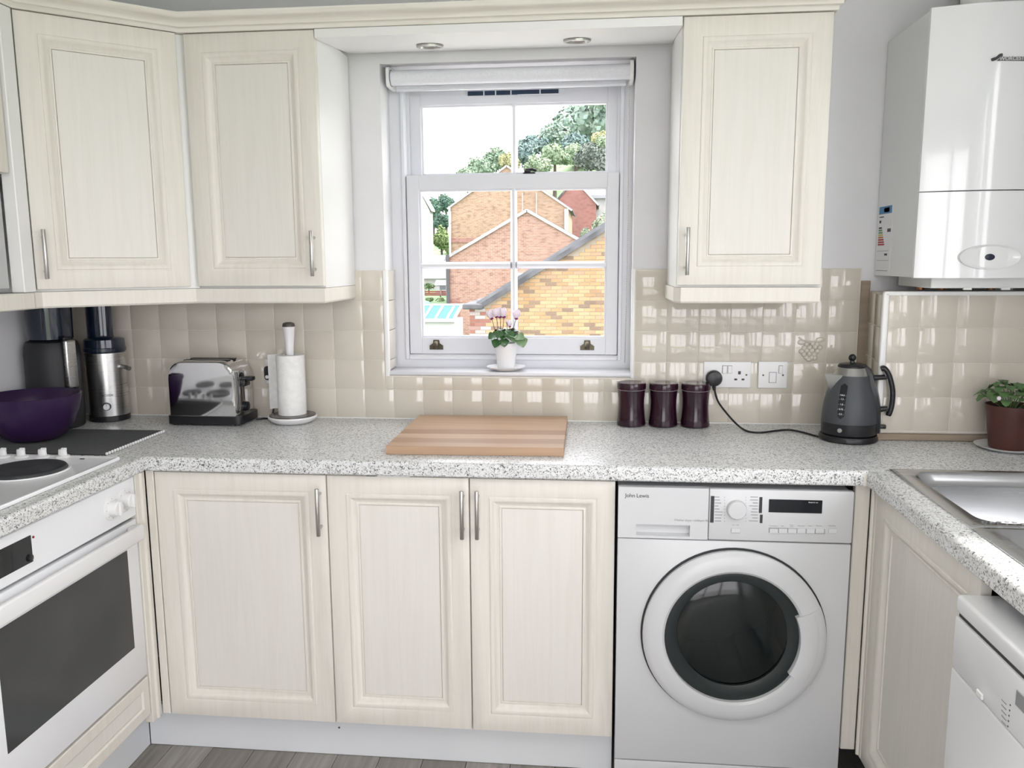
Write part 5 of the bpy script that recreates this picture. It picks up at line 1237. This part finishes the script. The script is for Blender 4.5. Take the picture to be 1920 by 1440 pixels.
part(t, 'wall', MB().box(k0.x-.6, k1.x+.3, YV, YV+2.2, -3.3, k0.z-.08), CW, smooth=0)
rs_ = (k2.z-k0.z)/1.2
def rp(x, f, o=0): return (x, YV+1.2*f, k0.z+rs_*1.2*f+o)
xs_ = [k0.x-.5, k0.x-.04, k0.x+.44, k0.x+.92, k1.x+.3]
BLP = P('blue_roof_glass', (.06, .14, .26), .7, spec=.1)
for k in range(4):
    x0_, x1_ = xs_[k]+.05, xs_[k+1]-.05
    part(t, 'roof_pane', MB().loft([[rp(x0_, 0, .0), rp(x1_, 0, .0), rp(x1_+.12, 1, .0), rp(x0_+.12, 1, .0)], [rp(x0_, 0, .03), rp(x1_, 0, .03), rp(x1_+.12, 1, .03), rp(x0_+.12, 1, .03)]]), BLP, smooth=0)
for xq in xs_: part(t, 'roof_bar', MB().loft([[rp(xq-.05, 0, -.02), rp(xq+.05, 0, -.02), rp(xq+.17, 1, -.02), rp(xq+.07, 1, -.02)], [rp(xq-.05, 0, .06), rp(xq+.05, 0, .06), rp(xq+.17, 1, .06), rp(xq+.07, 1, .06)]]), CW, smooth=0)
part(t, 'ridge_bar', MB().box(k0.x-.6, k1.x+.5, YV+1.15, YV+1.4, k2.z-.05, k2.z+.07), CW, smooth=0)
part(t, 'eaves_beam', MB().box(k0.x-.65, k1.x+.35, YV-.12, YV+.05, k0.z-.12, k0.z+.02), CW, smooth=0)

# trees and shrubs
def crown(c, R, sz, n, seed, core=.62):
    rg = random.Random(seed); blobs = [(Vector((0, 0, 0)), .62)]
    for k in range(16):
        v = Vector((rg.gauss(0, 1), rg.gauss(0, 1), rg.gauss(0, 1))).normalized(); v.z = abs(v.z)*.9-.25
        blobs.append((v*rg.uniform(.45, .68), rg.uniform(.26, .44)))
    vs = []; fs = []
    for k in range(n):
        bc, br = blobs[rg.randrange(len(blobs))]
        v = Vector((rg.gauss(0, 1), rg.gauss(0, 1), rg.gauss(0, 1))).normalized()
        p = bc+v*br*rg.uniform(.78, 1.04)
        nr = (v+Vector((rg.gauss(0, .5), rg.gauss(0, .5), rg.gauss(0, .5)))).normalized()
        a_ = nr.cross(Vector((0.3, 0.2, 0.9))).normalized(); b_ = nr.cross(a_); s = sz*rg.uniform(.6, 1.3)
        o = len(vs); q = c+Vector((p.x*R[0], p.y*R[1], p.z*R[2]))
        vs += [q-a_*s-b_*s*.6, q+a_*s-b_*s*.6, q+a_*s*.7+b_*s*.8, q-a_*s*.7+b_*s*.8]; fs.append((o, o+1, o+2, o+3))
    m = MB().add(vs, fs)
    for bc, br in blobs: m.sph(c+Vector((bc.x*R[0], bc.y*R[1], bc.z*R[2])), br*.80, 1, R)
    return m
def leafm(name, c1, c2): return leaf_mat(name, c1, c2, .9, .8)  # haze and washed-out brightness are put into the foliage colours
KT_ = dict(pale=(leafm('hazed_blue_green_foliage', (.124, .187, .154), (.221, .278, .226)), 'pale blue green tree high on the hillside'),
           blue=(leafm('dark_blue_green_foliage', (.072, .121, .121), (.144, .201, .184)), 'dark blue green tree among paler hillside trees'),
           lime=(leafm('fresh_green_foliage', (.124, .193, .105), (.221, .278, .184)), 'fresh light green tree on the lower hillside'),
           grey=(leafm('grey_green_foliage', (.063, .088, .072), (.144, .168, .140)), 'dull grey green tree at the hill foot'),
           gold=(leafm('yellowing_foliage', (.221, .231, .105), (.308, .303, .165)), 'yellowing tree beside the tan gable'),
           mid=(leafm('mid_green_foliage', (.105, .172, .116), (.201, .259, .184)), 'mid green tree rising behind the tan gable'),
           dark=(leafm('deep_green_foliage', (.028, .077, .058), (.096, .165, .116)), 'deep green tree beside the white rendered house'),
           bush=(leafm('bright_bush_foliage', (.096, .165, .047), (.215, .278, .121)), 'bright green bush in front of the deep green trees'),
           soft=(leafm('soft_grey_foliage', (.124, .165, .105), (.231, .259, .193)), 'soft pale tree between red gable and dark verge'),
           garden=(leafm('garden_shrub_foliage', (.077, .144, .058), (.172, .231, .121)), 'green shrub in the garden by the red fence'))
BARK = noisy('bark', (.039, .032, .023), (.080, .064, .048), (3, 3, 1), .95)
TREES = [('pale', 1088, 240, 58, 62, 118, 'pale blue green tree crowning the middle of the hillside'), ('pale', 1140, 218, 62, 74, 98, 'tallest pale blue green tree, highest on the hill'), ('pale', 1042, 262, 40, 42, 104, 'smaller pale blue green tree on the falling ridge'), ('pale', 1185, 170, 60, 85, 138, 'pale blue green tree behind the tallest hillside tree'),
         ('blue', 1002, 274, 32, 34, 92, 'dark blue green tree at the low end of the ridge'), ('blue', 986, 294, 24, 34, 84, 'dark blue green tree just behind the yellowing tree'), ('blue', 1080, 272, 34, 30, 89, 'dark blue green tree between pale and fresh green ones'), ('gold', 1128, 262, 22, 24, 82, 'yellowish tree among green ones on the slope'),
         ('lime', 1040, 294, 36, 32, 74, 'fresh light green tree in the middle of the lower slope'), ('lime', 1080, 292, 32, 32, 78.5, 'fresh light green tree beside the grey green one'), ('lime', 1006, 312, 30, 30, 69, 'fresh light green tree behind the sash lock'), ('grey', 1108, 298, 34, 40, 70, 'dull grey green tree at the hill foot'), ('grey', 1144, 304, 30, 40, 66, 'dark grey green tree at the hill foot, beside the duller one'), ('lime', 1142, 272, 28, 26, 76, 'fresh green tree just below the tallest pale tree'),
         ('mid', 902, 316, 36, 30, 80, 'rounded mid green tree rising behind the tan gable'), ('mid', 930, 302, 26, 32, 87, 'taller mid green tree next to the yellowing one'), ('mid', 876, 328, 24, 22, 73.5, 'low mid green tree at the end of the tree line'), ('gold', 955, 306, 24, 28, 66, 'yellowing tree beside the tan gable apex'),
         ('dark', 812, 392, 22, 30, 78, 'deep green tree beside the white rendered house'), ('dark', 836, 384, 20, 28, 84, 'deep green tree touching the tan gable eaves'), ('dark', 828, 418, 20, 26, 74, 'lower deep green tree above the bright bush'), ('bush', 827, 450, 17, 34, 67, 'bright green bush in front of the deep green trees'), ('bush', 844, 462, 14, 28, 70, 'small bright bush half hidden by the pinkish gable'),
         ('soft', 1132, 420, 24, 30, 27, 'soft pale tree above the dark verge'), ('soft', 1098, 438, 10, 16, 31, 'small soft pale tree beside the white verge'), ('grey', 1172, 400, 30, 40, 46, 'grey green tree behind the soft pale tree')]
TREES += [('lime', None, (9.5, -1.6, 2.6), 2.4, 3.2, 0, 'unseen leafy green tree added for reflections outside the window above the sink')]  # out of view, added to give green reflections
cn = {}
for k, (kd, u, v, ru, rv, Y, lb) in enumerate(TREES):
    if u is None: c = Vector(v); R = (ru, ru, rv); Y = c.y
    else: c = U(u, v, 'y', Y); s = (Y-CAMP.y)/F; R = (ru*s, ru*s, rv*s)
    g = gz(c.x, Y)
    t = thing('tree', lb, 'tree', (c.x, Y, g), group='trees beyond the house')
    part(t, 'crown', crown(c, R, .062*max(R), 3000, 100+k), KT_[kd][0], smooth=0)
    part(t, 'trunk', MB().tube([(c.x, Y, g-.2), (c.x+.05, Y, (g+c.z)/2), (c.x, Y, c.z)], [.09*R[0]+.05, .07*R[0]+.04, .04*R[0]+.02], 8), BARK)
for k, (u, v, ru, rv, Y, lb) in enumerate(((804, 537, 12, 9, 56, 'shrub behind the red fence next to the white shed'), (826, 565, 13, 9, 51, 'wide green shrub in front of the red fence'), (804, 562, 10, 7, 49.5, 'low shrub behind the turquoise cloche'))):
    c = U(u, v, 'y', Y); s = (Y-CAMP.y)/F; R = (ru*s, ru*s, rv*s); g = gz(c.x, Y)
    t = thing('garden_shrub', lb, 'shrub', (c.x, Y, g), group='garden shrubs'); part(t, 'crown', crown(c, R, .16*max(R), 500, 300+k), KT_['garden'][0], smooth=0)
    part(t, 'stem', MB().tube([(c.x, Y, g-.1), (c.x, Y, max(c.z, g+.2))], .04, 6), BARK)
